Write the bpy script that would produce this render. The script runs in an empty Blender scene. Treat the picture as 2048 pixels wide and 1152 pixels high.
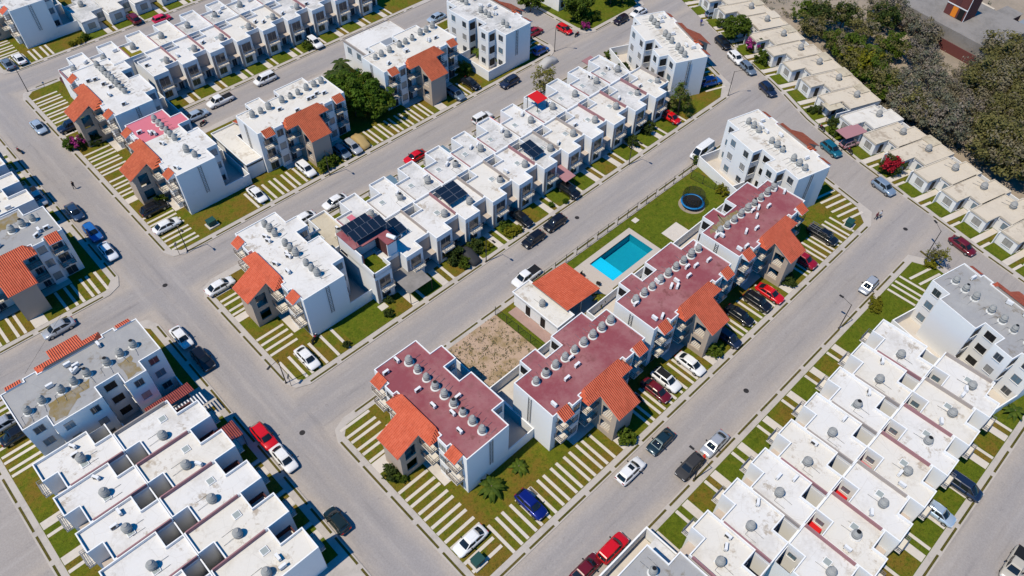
import bpy, bmesh, math, random
from mathutils import Matrix, Vector
random.seed(7)
SC = bpy.context.scene
R = math.radians
COL = SC.collection

# ------------------------------------------------------------------ camera, sky, sun, exposure
FPX, DEP, ROL, YAW, HGT = 1540.5, R(49.035), R(1.508), R(45.2134), 88.0
fw = Vector((math.sin(YAW)*math.cos(DEP), math.cos(YAW)*math.cos(DEP), -math.sin(DEP)))
rt = Vector((math.cos(YAW), -math.sin(YAW), 0)); up = rt.cross(fw)
rt, up = rt*math.cos(ROL)+up*math.sin(ROL), up*math.cos(ROL)-rt*math.sin(ROL)
cd = bpy.data.cameras.new('camera'); cam = bpy.data.objects.new('camera', cd); COL.objects.link(cam)
cd.sensor_width = 36; cd.lens = FPX/2048*36; cd.clip_start = 1; cd.clip_end = 3000
M = Matrix((rt, up, -fw)).transposed().to_4x4(); M.translation = (0, 0, HGT); cam.matrix_world = M
SC.camera = cam

SUN_EL = 60.5
sdir = Vector((0.982, -0.188, 0)).normalized()          # the way sunlight travels over the ground
sun_vec = Vector((-sdir.x*math.cos(R(SUN_EL)), -sdir.y*math.cos(R(SUN_EL)), math.sin(R(SUN_EL))))
W = bpy.data.worlds.new('World'); SC.world = W; W.use_nodes = True
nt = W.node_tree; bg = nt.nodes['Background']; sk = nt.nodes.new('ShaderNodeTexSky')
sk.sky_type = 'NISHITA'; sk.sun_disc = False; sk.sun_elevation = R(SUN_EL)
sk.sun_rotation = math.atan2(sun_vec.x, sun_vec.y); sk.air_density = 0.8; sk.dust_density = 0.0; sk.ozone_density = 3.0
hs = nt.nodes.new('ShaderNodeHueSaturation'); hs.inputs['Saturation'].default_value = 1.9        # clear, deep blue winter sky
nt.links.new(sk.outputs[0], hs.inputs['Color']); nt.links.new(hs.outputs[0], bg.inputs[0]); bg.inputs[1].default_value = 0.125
sl = bpy.data.lights.new('sun', 'SUN'); sl.energy = 3.7; sl.angle = R(0.53); sl.color = (1.0, 0.905, 0.74)
so = bpy.data.objects.new('sun', sl); COL.objects.link(so)
so.rotation_euler = sun_vec.to_track_quat('Z', 'Y').to_euler(); so.location = (0, 0, 120)
vs = SC.view_settings; vs.view_transform = 'Standard'; vs.look = 'None'; vs.gamma = 1; vs.exposure = 0.14
vs.use_curve_mapping = False
SC.cycles.max_bounces = 6; SC.cycles.diffuse_bounces = 1

# ------------------------------------------------------------------ materials
MATS = {}
def mat(name, col, rough=0.8, metal=0.0, spec=0.3):
    m = bpy.data.materials.new(name); m.use_nodes = True
    b = m.node_tree.nodes['Principled BSDF']
    b.inputs['Base Color'].default_value = (*col, 1); b.inputs['Roughness'].default_value = rough
    b.inputs['Metallic'].default_value = metal; b.inputs['Specular IOR Level'].default_value = spec
    MATS[name] = m; return m
def N(m, t, **k):
    n = m.node_tree.nodes.new(t)
    for a, v in k.items():
        if a.startswith('i_'):
            n.inputs[a[2:].replace('_', ' ')].default_value = v
        else: setattr(n, a, v)
    return n
def L(m, a, b): m.node_tree.links.new(a, b)
def ramp(m, fac, stops):
    n = N(m, 'ShaderNodeValToRGB'); e = n.color_ramp.elements
    while len(e) < len(stops): e.new(0.5)
    for el, (p, c) in zip(e, stops): el.position = p; el.color = (*c, 1)
    L(m, fac, n.inputs[0]); return n.outputs[0]
def noise(m, vec, scale, detail=4, rough=0.6):
    n = N(m, 'ShaderNodeTexNoise'); n.inputs['Scale'].default_value = scale
    n.inputs['Detail'].default_value = detail; n.inputs['Roughness'].default_value = rough
    L(m, vec, n.inputs['Vector']); return n.outputs['Fac']
def mix(m, fac, a, b, mode='MIX'):
    n = N(m, 'ShaderNodeMix', data_type='RGBA', blend_type=mode)
    for s, v in ((n.inputs['Factor'], fac), (n.inputs[6], a), (n.inputs[7], b)):
        if hasattr(v, 'node'): L(m, v, s)
        elif isinstance(v, (int, float)): s.default_value = v
        else: s.default_value = (*v, 1)
    return n.outputs[2]
def mth(m, op, a, b=0.0):
    n = N(m, 'ShaderNodeMath', operation=op)
    for s, v in zip(n.inputs, (a, b)):
        if hasattr(v, 'node'): L(m, v, s)
        else: s.default_value = v
    return n.outputs[0]
def bump(m, h, strength, dist=0.05):
    b = N(m, 'ShaderNodeBump'); b.inputs['Strength'].default_value = strength; b.inputs['Distance'].default_value = dist
    L(m, h, b.inputs['Height']); L(m, b.outputs[0], m.node_tree.nodes['Principled BSDF'].inputs['Normal'])
def setcol(m, c): L(m, c, m.node_tree.nodes['Principled BSDF'].inputs['Base Color'])
def pos(m): return N(m, 'ShaderNodeNewGeometry').outputs['Position']
def objc(m): return N(m, 'ShaderNodeTexCoord').outputs['Object']
def offs(m):
    """object coordinates shifted by a random amount per object, so that copies do not repeat"""
    o = N(m, 'ShaderNodeObjectInfo'); v = N(m, 'ShaderNodeVectorMath', operation='ADD')
    s = N(m, 'ShaderNodeVectorMath', operation='SCALE'); cx = N(m, 'ShaderNodeCombineXYZ')
    r = mth(m, 'MULTIPLY', o.outputs['Random'], 90.0); L(m, r, cx.inputs[0]); L(m, r, cx.inputs[1])
    L(m, objc(m), v.inputs[0]); L(m, cx.outputs[0], v.inputs[1]); return v.outputs[0]

def stained(name, a, b, c, rough=0.85, s1=0.35, s2=2.2, lo=0.42, hi=0.62, world=False, bumpv=0.15, spill=None):
    """paint / concrete with weathered patches: a main, b soft variation, c dark stain"""
    m = mat(name, a, rough); v = pos(m) if world else offs(m)
    n1 = noise(m, v, s1, 5, 0.62); n2 = noise(m, v, s2, 6, 0.7); n3 = noise(m, v, 14, 3, 0.6)
    base = mix(m, mth(m, 'MULTIPLY', n2, 0.8), a, b)
    f = ramp(m, mth(m, 'ADD', mth(m, 'MULTIPLY', n1, 0.75), mth(m, 'MULTIPLY', n2, 0.25)), [(lo, (0, 0, 0)), (hi, (1, 1, 1))])
    g = mth(m, 'MULTIPLY', f, 0.85)
    col = mix(m, g, base, c)
    if spill:                                            # sparse rust and mud marks with edges of their own
        n4 = noise(m, v, .55, 7, .72); n5 = noise(m, v, .16, 2, .5)
        col = mix(m, mth(m, 'MULTIPLY', ramp(m, n4, [(.54, (0, 0, 0)), (.63, (1, 1, 1))]), mth(m, 'MULTIPLY', ramp(m, n5, [(.46, (0, 0, 0)), (.58, (1, 1, 1))]), .85)), col, spill)
        vc = N(m, 'ShaderNodeTexVoronoi', feature='DISTANCE_TO_EDGE'); vc.inputs['Scale'].default_value = .42; L(m, v, vc.inputs['Vector'])
        col = mix(m, mth(m, 'MULTIPLY', mth(m, 'LESS_THAN', vc.outputs['Distance'], .008), .16), col, tuple(x*.7 for x in spill))
    col = mix(m, 0.12, col, mix(m, n3, (0, 0, 0), (1, 1, 1)), 'OVERLAY')
    setcol(m, col); bump(m, n3, bumpv, 0.02); return m

# road: worn stone-set concrete, with wheel tracks, pale drifts of dust and small stains
m = mat('road', (.3, .28, .27), 0.9)
p = pos(m); a = noise(m, p, 0.045, 4, .55); b = noise(m, p, 0.35, 6, .65); c = noise(m, p, 3.2, 5, .7)
vo = N(m, 'ShaderNodeTexVoronoi'); vo.inputs['Scale'].default_value = 5.5; L(m, p, vo.inputs['Vector'])
sp = N(m, 'ShaderNodeSeparateXYZ'); L(m, p, sp.inputs[0]); X_, Y_ = sp.outputs[0], sp.outputs[1]
dm = mth(m, 'ABSOLUTE', mth(m, 'SUBTRACT', X_, 16.0))
for yc in (19.37, 56.42, 89.93, 123.4, 156.9, -14.3): dm = mth(m, 'MINIMUM', dm, mth(m, 'ABSOLUTE', mth(m, 'SUBTRACT', Y_, yc)))
dm = mth(m, 'ADD', dm, mth(m, 'MULTIPLY', mth(m, 'SUBTRACT', b, .5), 2.2))
edge = ramp(m, mth(m, 'DIVIDE', dm, 6.0), [(.0, (.30, .30, .30)), (.10, (.05, .05, .05)), (.28, (.05, .05, .05)), (.42, (.45, .45, .45)), (.55, (1, 1, 1)), (.66, (1, 1, 1)), (.85, (.4, .4, .4))])
onb = mth(m, 'LESS_THAN', mth(m, 'ABSOLUTE', mth(m, 'SUBTRACT', X_, 16.0)), 3.8)          # on the cross street traffic runs the other way
def along(sx, sy):
    v = N(m, 'ShaderNodeVectorMath', operation='MULTIPLY'); v.inputs[1].default_value = (sx, sy, 1); L(m, p, v.inputs[0]); return noise(m, v.outputs[0], 1.0, 5, .65)
streak = mix(m, onb, mix(m, along(.07, .9), (0, 0, 0), (1, 1, 1)), mix(m, along(.9, .07), (0, 0, 0), (1, 1, 1)))
g = mix(m, edge, (.325, .305, .303), (.46, .40, .345))
g = mix(m, mth(m, 'MULTIPLY', ramp(m, a, [(.40, (0, 0, 0)), (.65, (1, 1, 1))]), .55), g, (.36, .325, .30))
g = mix(m, mth(m, 'MULTIPLY', ramp(m, streak, [(.52, (0, 0, 0)), (.68, (1, 1, 1))]), .55), g, (.44, .405, .385))
g = mix(m, mth(m, 'MULTIPLY', ramp(m, streak, [(.30, (1, 1, 1)), (.44, (0, 0, 0))]), .45), g, (.19, .178, .182))
g = mix(m, ramp(m, noise(m, p, .9, 7, .72), [(.60, (0, 0, 0)), (.72, (.6, .6, .6))]), g, (.155, .14, .145))
g = mix(m, mth(m, 'MULTIPLY', c, .45), g, (.275, .257, .256))
ve = N(m, 'ShaderNodeTexVoronoi', feature='DISTANCE_TO_EDGE'); ve.inputs['Scale'].default_value = .16; L(m, p, ve.inputs['Vector'])
g = mix(m, mth(m, 'MULTIPLY', mth(m, 'LESS_THAN', ve.outputs['Distance'], .003), .0), g, (.13, .12, .12))
g = mix(m, .22, g, mix(m, vo.outputs['Distance'], (.30, .30, .30), (.7, .7, .7)), 'OVERLAY')
setcol(m, g); bump(m, mth(m, 'ADD', vo.outputs['Distance'], c), .35, .03)

def grassmat(name, g1, g2, br, lo, hi):
    m = mat(name, g1, 0.95, spec=.1); p = pos(m)
    a = noise(m, p, .22, 5, .6); b = noise(m, p, 1.1, 6, .72); c = noise(m, p, 9, 4, .75); d = noise(m, p, 3.2, 5, .7)
    col = mix(m, ramp(m, b, [(.36, (0, 0, 0)), (.64, (1, 1, 1))]), g1, g2)
    col = mix(m, ramp(m, mth(m, 'ADD', mth(m, 'MULTIPLY', a, .55), mth(m, 'MULTIPLY', b, .45)), [(lo, (0, 0, 0)), (hi, (1, 1, 1))]), col, br)
    col = mix(m, ramp(m, d, [(.32, (.75, .75, .75)), (.48, (0, 0, 0))]), col, tuple(x*.42 for x in g1))
    col = mix(m, mth(m, 'MULTIPLY', ramp(m, d, [(.62, (0, 0, 0)), (.74, (1, 1, 1))]), .5), col, tuple(min(1, x*1.25) for x in br))
    col = mix(m, ramp(m, c, [(.35, (.6, .6, .6)), (.6, (0, 0, 0))]), col, (.03, .035, .008))
    setcol(m, col); bump(m, mth(m, 'ADD', c, d), .9, .07); return m
grassmat('grass', (.120, .150, .010), (.185, .200, .014), (.235, .150, .024), .44, .58)
grassmat('grass_lush', (.095, .140, .008), (.160, .195, .014), (.185, .155, .020), .50, .68)
grassmat('grass_dry', (.15, .135, .016), (.23, .175, .025), (.28, .165, .035), .40, .60)
grassmat('grass_dark', (.085, .085, .014), (.120, .105, .020), (.16, .12, .035), .42, .6)
stained('concrete', (.52, .475, .43), (.44, .40, .37), (.34, .31, .285), lo=.50, hi=.70, world=True)
stained('pale_concrete', (.66, .60, .53), (.56, .51, .46), (.46, .42, .38), lo=.52, hi=.75, world=True)
stained('kerb_concrete', (.56, .51, .45), (.46, .42, .38), (.36, .33, .30), lo=.5, hi=.72, world=True)
stained('deck_stone', (.55, .49, .43), (.48, .42, .37), (.42, .37, .33), lo=.55, hi=.8, world=True)
stained('wall_white', (.87, .87, .86), (.84, .84, .83), (.74, .73, .71), lo=.56, hi=.85)
stained('wall_cream', (.74, .69, .61), (.69, .64, .57), (.60, .56, .50), lo=.56, hi=.85)
stained('wall_beige', (.50, .41, .33), (.46, .375, .30), (.40, .33, .27), lo=.58, hi=.85)
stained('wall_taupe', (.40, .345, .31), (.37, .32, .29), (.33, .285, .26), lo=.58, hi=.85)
stained('roof_white', (.76, .745, .72), (.68, .665, .64), (.55, .52, .48), s1=.24, lo=.50, hi=.68, spill=(.40, .34, .27))
stained('roof_cream', (.75, .72, .66), (.68, .645, .585), (.56, .52, .455), s1=.24, lo=.50, hi=.70, spill=(.42, .35, .27))
stained('roof_sand', (.66, .58, .465), (.60, .53, .425), (.50, .435, .35), s1=.25, lo=.50, hi=.72, spill=(.40, .33, .25))
stained('roof_weathered', (.74, .725, .70), (.63, .615, .60), (.42, .42, .41), s1=.30, lo=.44, hi=.62, spill=(.34, .31, .28))
stained('roof_grey', (.36, .36, .365), (.31, .31, .315), (.42, .415, .40), s1=.25, lo=.45, hi=.65, spill=(.22, .19, .15))
stained('roof_mossy', (.30, .28, .25), (.25, .21, .15), (.24, .17, .05), s1=.5, lo=.38, hi=.55)
stained('roof_tan', (.60, .53, .40), (.53, .465, .35), (.40, .345, .26), s1=.3, lo=.46, hi=.66, spill=(.33, .27, .19))
stained('roof_red', (.285, .072, .088), (.235, .062, .078), (.375, .175, .178), s1=.16, s2=1.1, lo=.42, hi=.60, spill=(.19, .06, .06))
stained('roof_pink', (.66, .185, .235), (.60, .165, .215), (.52, .20, .22), s1=.2, lo=.55, hi=.8)
stained('mauve', (.36, .185, .195), (.33, .165, .175), (.28, .15, .16), lo=.5, hi=.8)
stained('maroon_wall', (.115, .042, .042), (.10, .036, .036), (.085, .034, .034), lo=.5, hi=.8)
stained('dirt', (.38, .31, .245), (.32, .265, .205), (.25, .215, .165), s1=.12, s2=1.1, lo=.42, hi=.62, world=True, bumpv=.6)
stained('gravel_lot', (.50, .36, .265), (.42, .30, .21), (.25, .18, .075), s1=.38, s2=1.8, lo=.47, hi=.60, world=True, bumpv=.7)
stained('old_concrete', (.30, .28, .265), (.24, .225, .215), (.185, .175, .165), s1=.2, lo=.45, hi=.62, world=True)
stained('tank_grey', (.36, .36, .345), (.31, .31, .30), (.25, .25, .24), s1=1.2, lo=.5, hi=.75, rough=.6)
stained('tank_base', (.74, .73, .70), (.66, .65, .62), (.50, .49, .46), lo=.5, hi=.75)
mat('dark', (.012, .012, .013), .6); mat('metal_dark', (.05, .045, .042), .5, .4)
mat('rail_brown', (.16, .12, .095), .6); mat('metal_grey', (.33, .33, .34), .45, .7); mat('white_paint', (.80, .80, .80), .5)
mat('rubber', (.012, .012, .012), .8); mat('rim', (.42, .43, .45), .3, .8)
mat('glass', (.035, .05, .065), .06, 0, .8); mat('glass_blue', (.14, .22, .28), .08, 0, .8); mat('curtain', (.36, .35, .33), .35, 0, .6)
mat('car_glass', (.012, .017, .022), .03, 0, .6); mat('lamp_glass', (.75, .76, .78), .15, 0, .6); mat('tail_red', (.35, .01, .012), .2)
mat('skylight', (.36, .40, .385), .25, 0, .5); mat('green_net', (.02, .05, .03), .8); mat('green_box', (.015, .07, .062), .6)
mat('blue_pad', (.012, .19, .48), .5); mat('trampoline_mat', (.016, .016, .019), .6); mat('net_black', (.03, .03, .032), .7)
mat('solar_cell', (.010, .018, .034), .12, 0, .7); mat('solar_frame', (.42, .43, .45), .35, .7)
mat('awning_red', (.62, .012, .015), .7); mat('awning_mauve', (.40, .20, .215), .7); mat('turf_olive', (.20, .17, .006), .9)
mat('orange_paint', (.80, .24, .02), .6); mat('brick', (.14, .045, .04), .85); mat('skin', (.42, .24, .16), .6); mat('cloth_blue', (.03, .04, .30), .8)
mat('cloth_dark', (.02, .02, .026), .8); mat('cloth_white', (.7, .7, .72), .8); mat('cloth_plum', (.16, .03, .05), .8); mat('hair', (.015, .011, .009), .6)
mat('hazard_red', (.65, .05, .03), .6); mat('yellow_bloom', (.55, .42, .01), .8); mat('sheet_metal', (.36, .38, .40), .4, .3); mat('blue_tarp', (.05, .11, .42), .6)
mat('petal_red', (.36, .008, .022), .8); stained('brick_paving', (.43, .29, .25), (.38, .25, .21), (.33, .22, .19), world=True); mat('pool_light', (.02, .60, .86), .5); stained('ledge_beige', (.56, .475, .41), (.50, .42, .36), (.45, .385, .33)); mat('petal_magenta', (.30, .02, .16), .7); mat('bark', (.16, .125, .095), .9)
m = mat('trampoline_net', (.02, .02, .022), .8)
tn = N(m, 'ShaderNodeBsdfTransparent'); mx = N(m, 'ShaderNodeMixShader'); mx.inputs[0].default_value = .62
L(m, tn.outputs[0], mx.inputs[1]); L(m, m.node_tree.nodes['Principled BSDF'].outputs[0], mx.inputs[2]); L(m, mx.outputs[0], m.node_tree.nodes['Material Output'].inputs[0])
m = mat('fence_mesh', (.02, .06, .03), .8)
tn = N(m, 'ShaderNodeBsdfTransparent'); mx = N(m, 'ShaderNodeMixShader'); mx.inputs[0].default_value = .16
L(m, tn.outputs[0], mx.inputs[1]); L(m, m.node_tree.nodes['Principled BSDF'].outputs[0], mx.inputs[2]); L(m, mx.outputs[0], m.node_tree.nodes['Material Output'].inputs[0])
# pool: painted basin and real water
m = mat('pool_paint', (.02, .45, .66), .5); setcol(m, mix(m, noise(m, pos(m), 1.5, 3), (.010, .30, .42), (.016, .36, .48)))
m = mat('water', (.75, .95, 1.0), .02, 0, .5)
wt = N(m, 'ShaderNodeBsdfTransparent'); wt.inputs[0].default_value = (.62, .95, .99, 1)
gl = N(m, 'ShaderNodeBsdfGlossy'); gl.inputs['Roughness'].default_value = .03
fr = N(m, 'ShaderNodeFresnel'); fr.inputs[0].default_value = 1.33; mx = N(m, 'ShaderNodeMixShader')
bp = N(m, 'ShaderNodeBump'); bp.inputs['Strength'].default_value = .25; bp.inputs['Distance'].default_value = .05
L(m, noise(m, pos(m), 1.2, 3), bp.inputs['Height']); L(m, bp.outputs[0], gl.inputs['Normal']); L(m, bp.outputs[0], fr.inputs['Normal'])
L(m, fr.outputs[0], mx.inputs[0]); L(m, wt.outputs[0], mx.inputs[1]); L(m, gl.outputs[0], mx.inputs[2]); L(m, mx.outputs[0], m.node_tree.nodes['Material Output'].inputs[0])
# clay tiles: pan-tile columns running down the slope (local y), courses across it, each tile its own shade
def tile(name, c1, c2, axis=0):
    m = mat(name, c1, .75); sp = N(m, 'ShaderNodeSeparateXYZ'); L(m, objc(m), sp.inputs[0])
    u, v = sp.outputs[axis], sp.outputs[1-axis]
    uu = mth(m, 'MULTIPLY', u, 1/.27); vv = mth(m, 'MULTIPLY', v, 1/.36)
    wv = mth(m, 'SINE', mth(m, 'MULTIPLY', uu, 2*math.pi)); st = mth(m, 'FRACT', vv)
    cx = N(m, 'ShaderNodeCombineXYZ'); L(m, mth(m, 'FLOOR', uu), cx.inputs[0]); L(m, mth(m, 'FLOOR', vv), cx.inputs[1])
    wn = N(m, 'ShaderNodeTexWhiteNoise'); L(m, cx.outputs[0], wn.inputs['Vector'])
    col = mix(m, wn.outputs['Value'], c1, c2)
    col = mix(m, mth(m, 'MULTIPLY', ramp(m, noise(m, offs(m), .5, 5), [(.5, (0, 0, 0)), (.72, (1, 1, 1))]), .5), col, tuple(x*.62 for x in c1))
    setcol(m, col); bump(m, mth(m, 'ADD', mth(m, 'MULTIPLY', wv, .6), mth(m, 'MULTIPLY', st, .35)), 1.0, .13); return m
tile('tile_orange', (.78, .145, .066), (.90, .19, .095)); tile('tile_orange_x', (.78, .145, .066), (.90, .19, .095), 1)
tile('tile_terracotta', (.64, .135, .058), (.76, .18, .08)); tile('tile_maroon', (.30, .065, .06), (.36, .085, .08))
def leafmat(name, c1, c2):
    m = mat(name, c1, .7, spec=.2); g = N(m, 'ShaderNodeNewGeometry')
    c = mix(m, g.outputs['Random Per Island'], c1, c2); o = N(m, 'ShaderNodeObjectInfo')
    c = mix(m, mth(m, 'MULTIPLY', o.outputs['Random'], .35), c, tuple(x*.55 for x in c1)); setcol(m, c)
    b = m.node_tree.nodes['Principled BSDF']; tr = N(m, 'ShaderNodeBsdfTranslucent'); L(m, c, tr.inputs[0])
    mx = N(m, 'ShaderNodeMixShader'); mx.inputs[0].default_value = .25
    L(m, b.outputs[0], mx.inputs[1]); L(m, tr.outputs[0], mx.inputs[2]); L(m, mx.outputs[0], m.node_tree.nodes['Material Output'].inputs[0]); return m
leafmat('leaf_green', (.050, .095, .008), (.130, .175, .015)); leafmat('leaf_dark', (.032, .062, .012), (.085, .110, .020))
leafmat('leaf_yellow', (.14, .15, .010), (.27, .25, .015)); leafmat('leaf_dry', (.17, .15, .085), (.30, .255, .16))
leafmat('leaf_olive', (.115, .115, .034), (.24, .21, .07)); leafmat('leaf_grey', (.13, .14, .09), (.235, .235, .165))
leafmat('leaf_twig', (.22, .185, .145), (.34, .29, .235)); leafmat('leaf_bright', (.05, .11, .006), (.10, .17, .012))
PAINT = dict(white=(.82, .82, .82), slate=(.20, .26, .33), ice=(.50, .60, .70), navy=(.012, .022, .055), maroon=(.14, .008, .014), pink=(.75, .03, .10),
    silver=(.52, .54, .57), black=(.008, .008, .010), red=(.62, .006, .010), crimson=(.30, .006, .018), blue=(.02, .13, .42), darkplum=(.020, .010, .014),
    teal=(.015, .16, .24), pinkgrey=(.38, .22, .24), slateblue=(.28, .37, .48), navyblue=(.035, .075, .15), icewhite=(.72, .76, .82), charcoal=(.028, .029, .034),
    darkgreen=(.010, .020, .019), petrol=(.018, .045, .062), royal=(.006, .018, .20), sand=(.50, .46, .39), whiteblk=(.82, .82, .82), tan=(.42, .30, .12), coversilver=(.46, .45, .44))
for k, c in PAINT.items():
    m = mat('paint_'+k, c, .28, .0, .5); b = m.node_tree.nodes['Principled BSDF']
    if k in ('charcoal', 'tan', 'coversilver'): b.inputs['Roughness'].default_value = .75
    else: b.inputs['Coat Weight'].default_value = .6; b.inputs['Coat Roughness'].default_value = .06
    if k in ('slate', 'ice', 'silver', 'slateblue', 'navyblue', 'teal', 'royal', 'petrol'): b.inputs['Metallic'].default_value = .35

# ------------------------------------------------------------------ mesh helpers
class MB:
    def __init__(s): s.v, s.f, s.m, s.names, s.smooth = [], [], [], [], []
    def mi(s, n):
        if n not in s.names: s.names.append(n)
        return s.names.index(n)
    def face(s, pts, m, smooth=False):
        k = len(s.v); s.v += [tuple(p) for p in pts]; s.f.append(tuple(range(k, k+len(pts)))); s.m.append(s.mi(m)); s.smooth.append(smooth)
    def raw(s, vs, fs, m, smooth=False):
        k = len(s.v); s.v += [tuple(p) for p in vs]; i = s.mi(m)
        for f in fs: s.f.append(tuple(k+j for j in f)); s.m.append(i); s.smooth.append(smooth)
    def box(s, x0, y0, z0, x1, y1, z1, m):
        v = [(x0, y0, z0), (x1, y0, z0), (x1, y1, z0), (x0, y1, z0), (x0, y0, z1), (x1, y0, z1), (x1, y1, z1), (x0, y1, z1)]
        s.raw(v, [(0, 3, 2, 1), (4, 5, 6, 7), (0, 1, 5, 4), (1, 2, 6, 5), (2, 3, 7, 6), (3, 0, 4, 7)], m)
    def prism(s, poly, z0, z1, m, mtop=None, bottom=True, top=True):
        n = len(poly); s.raw([(x, y, z0) for x, y in poly]+[(x, y, z1) for x, y in poly], [(i, (i+1) % n, n+(i+1) % n, n+i) for i in range(n)], m)
        if top: s.face([(x, y, z1) for x, y in poly], mtop or m)
        if bottom: s.face([(x, y, z0) for x, y in reversed(poly)], m)
    def cyl(s, x, y, rings, m, n=14, cap=True, capm=None, smooth=True):
        k = [(x+r*math.cos(2*math.pi*i/n), y+r*math.sin(2*math.pi*i/n), z) for z, r in rings for i in range(n)]
        s.raw(k, [(j*n+i, j*n+(i+1) % n, (j+1)*n+(i+1) % n, (j+1)*n+i) for j in range(len(rings)-1) for i in range(n)], m, smooth)
        if cap: s.face(k[-n:], capm or m)
    def tube(s, a, b, r0, r1, m, n=6):
        a, b = Vector(a), Vector(b); d = (b-a).normalized(); u = d.orthogonal().normalized(); w = d.cross(u)
        k = [p+r*(u*math.cos(2*math.pi*i/n)+w*math.sin(2*math.pi*i/n)) for p, r in ((a, r0), (b, r1)) for i in range(n)]
        s.raw(k, [(i, (i+1) % n, n+(i+1) % n, n+i) for i in range(n)]+[tuple(range(n-1, -1, -1)), tuple(range(n, 2*n))], m, True)
    def mesh(s, name):
        me = bpy.data.meshes.new(name); me.from_pydata(s.v, [], s.f)
        for n in s.names: me.materials.append(MATS[n])
        me.polygons.foreach_set('material_index', s.m); me.polygons.foreach_set('use_smooth', s.smooth); me.update(); return me
    def obj(s, name, parent=None, loc=(0, 0, 0), rz=0): return put(s.mesh(name), name, parent, loc, rz)
def put(me, name, parent=None, loc=(0, 0, 0), rz=0):
    o = bpy.data.objects.new(name, me); COL.objects.link(o); o.location = loc; o.rotation_euler = (0, 0, rz)
    if parent: o.parent = parent
    return o
def empty(name, loc=(0, 0, 0), rz=0):
    o = put(None, name, None, loc, rz); o.empty_display_size = .3; return o
USED = {}
def tag(o, label, cat, group=None):
    o['label'] = label; o['category'] = cat
    if group: o['group'] = group
    USED[label] = USED.get(label, 0)+1; return o
def struct(o): o['kind'] = 'structure'; return o
def snap(root):
    """(mesh, name, loc, rot, [children]) of a prototype tree, so that copies cost no searching"""
    ch = {}
    for c in COL.objects:
        if c.parent: ch.setdefault(c.parent.name, []).append(c)
    def rec(o): return (o, [rec(c) for c in ch.get(o.name, [])])
    return rec(root)
def copytree(sn, parent=None, skip=()):
    src, ch = sn; c = src.copy(); COL.objects.link(c); c.name = src.name.split('.')[0]; c.parent = parent
    out = [c]
    for k in ch:
        if k[0].name.split('.')[0] in skip: continue
        out += copytree(k, c, skip)
    return out
def recolour(o, idx, matname):
    s = o.material_slots[idx]; s.link = 'OBJECT'; s.material = MATS[matname]
ORD = ['first', 'second', 'third', 'fourth', 'fifth', 'sixth', 'seventh', 'eighth', 'ninth', 'tenth', 'eleventh', 'twelfth', 'thirteenth', 'fourteenth', 'fifteenth', 'sixteenth']
def l2w(root, x, y):
    c, s = math.cos(root.rotation_euler.z), math.sin(root.rotation_euler.z)
    return (root.location.x+c*x-s*y, root.location.y+s*x+c*y)

# ------------------------------------------------------------------ the setting: ground, roads, pavements, lawns
def rounded(x0, y0, x1, y1, r, n=5):
    out = []
    for cx, cy, a in ((x1-r, y0+r, -90), (x1-r, y1-r, 0), (x0+r, y1-r, 90), (x0+r, y0+r, 180)):
        out += [(cx+r*math.cos(R(a+90*i/n)), cy+r*math.sin(R(a+90*i/n))) for i in range(n+1)]
    return out
HOLE = (66.35, 44.2, 76.05, 49.0)                        # the pool basin is let into the ground
def keyhole(poly, k=0):
    x0, y0, x1, y1 = HOLE; h = [(x0, y0), (x0, y1), (x1, y1), (x1, y0)]
    px, py = poly[k]; j = min(range(4), key=lambda i: (h[i][0]-px)**2+(h[i][1]-py)**2); h = h[j:]+h[:j]
    return poly[:k+1]+h+[h[0]]+poly[k:]
b = MB(); b.face([(x, y, -.06) for x, y in keyhole([(-900, -900), (1500, -900), (1500, 1500), (-900, 1500)])], 'dirt'); struct(b.obj('ground'))
CURVE = [(107.6, -22), (110.2, -10.6), (112.4, .8), (113.9, 8), (115.3, 14.), (117.4, 23.5), (119.9, 34), (123.6, 45.75), (128.45, 55.64), (136.9, 76.9), (140.9, 86.3), (146, 98), (153, 114)]
def curve_at(y):
    for (x0, y0), (x1, y1) in zip(CURVE, CURVE[1:]):
        if y <= y1: break
    t = (y-y0)/(y1-y0); return x0+t*(x1-x0), math.atan2(y1-y0, x1-x0)
def off_curve(d, ys):                                    # a line parallel to the curved street's far kerb
    o = []
    for y in ys:
        x, a = curve_at(y); o.append((x+d*math.sin(a), y-d*math.cos(a)))
    return o
rd = [(-60, -60), (98, -60)] + CURVE + [(153, 260), (-60, 260)]
b = MB(); b.face([(x, y, 0) for x, y in keyhole(rd)], 'road'); struct(b.obj('road'))
KZ, LZ, PZ = .10, .112, .126
def near(y): x, a = curve_at(y); return x-7.7/math.sin(a)
def block(name, poly, matn='concrete'):
    b = MB(); b.prism(poly, -.05, KZ, 'kerb_concrete', matn, bottom=False); return struct(b.obj(name))
def lawn(x0, y0, x1, y1, r=1.6, matn='grass', poly=None, parent=None, z=LZ):
    b = MB(); b.prism(poly or rounded(x0, y0, x1, y1, r), z-.03, z, matn, bottom=False)
    o = b.obj('lawn', parent)
    if not parent: struct(o)
    return o
def kerb_grass(parent, axis, c, a, e, seg=4.6, gap=.75):
    """narrow planted strip just behind the kerb, broken where paths cross it"""
    b = MB(); t = a
    while t < e-.8:
        u = min(t+seg*random.uniform(.85, 1.15), e)
        if axis == 'x': b.box(t, c-.14, KZ-.02, u, c+.14, LZ+.004, 'grass_dark')
        else: b.box(c-.14, t, KZ-.02, c+.14, u, LZ+.004, 'grass_dark')
        t = u+gap
    o = b.obj('verge', parent); o['kind'] = 'stuff'
SHEETS = {}
def pad(parent, x0, y0, x1, y1, name='path', matn='pale_concrete', z=PZ):
    b = MB(); b.box(x0, y0, z-.05, x1, y1, z, matn); return b.obj(name, parent)
STRIP = {}
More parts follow.
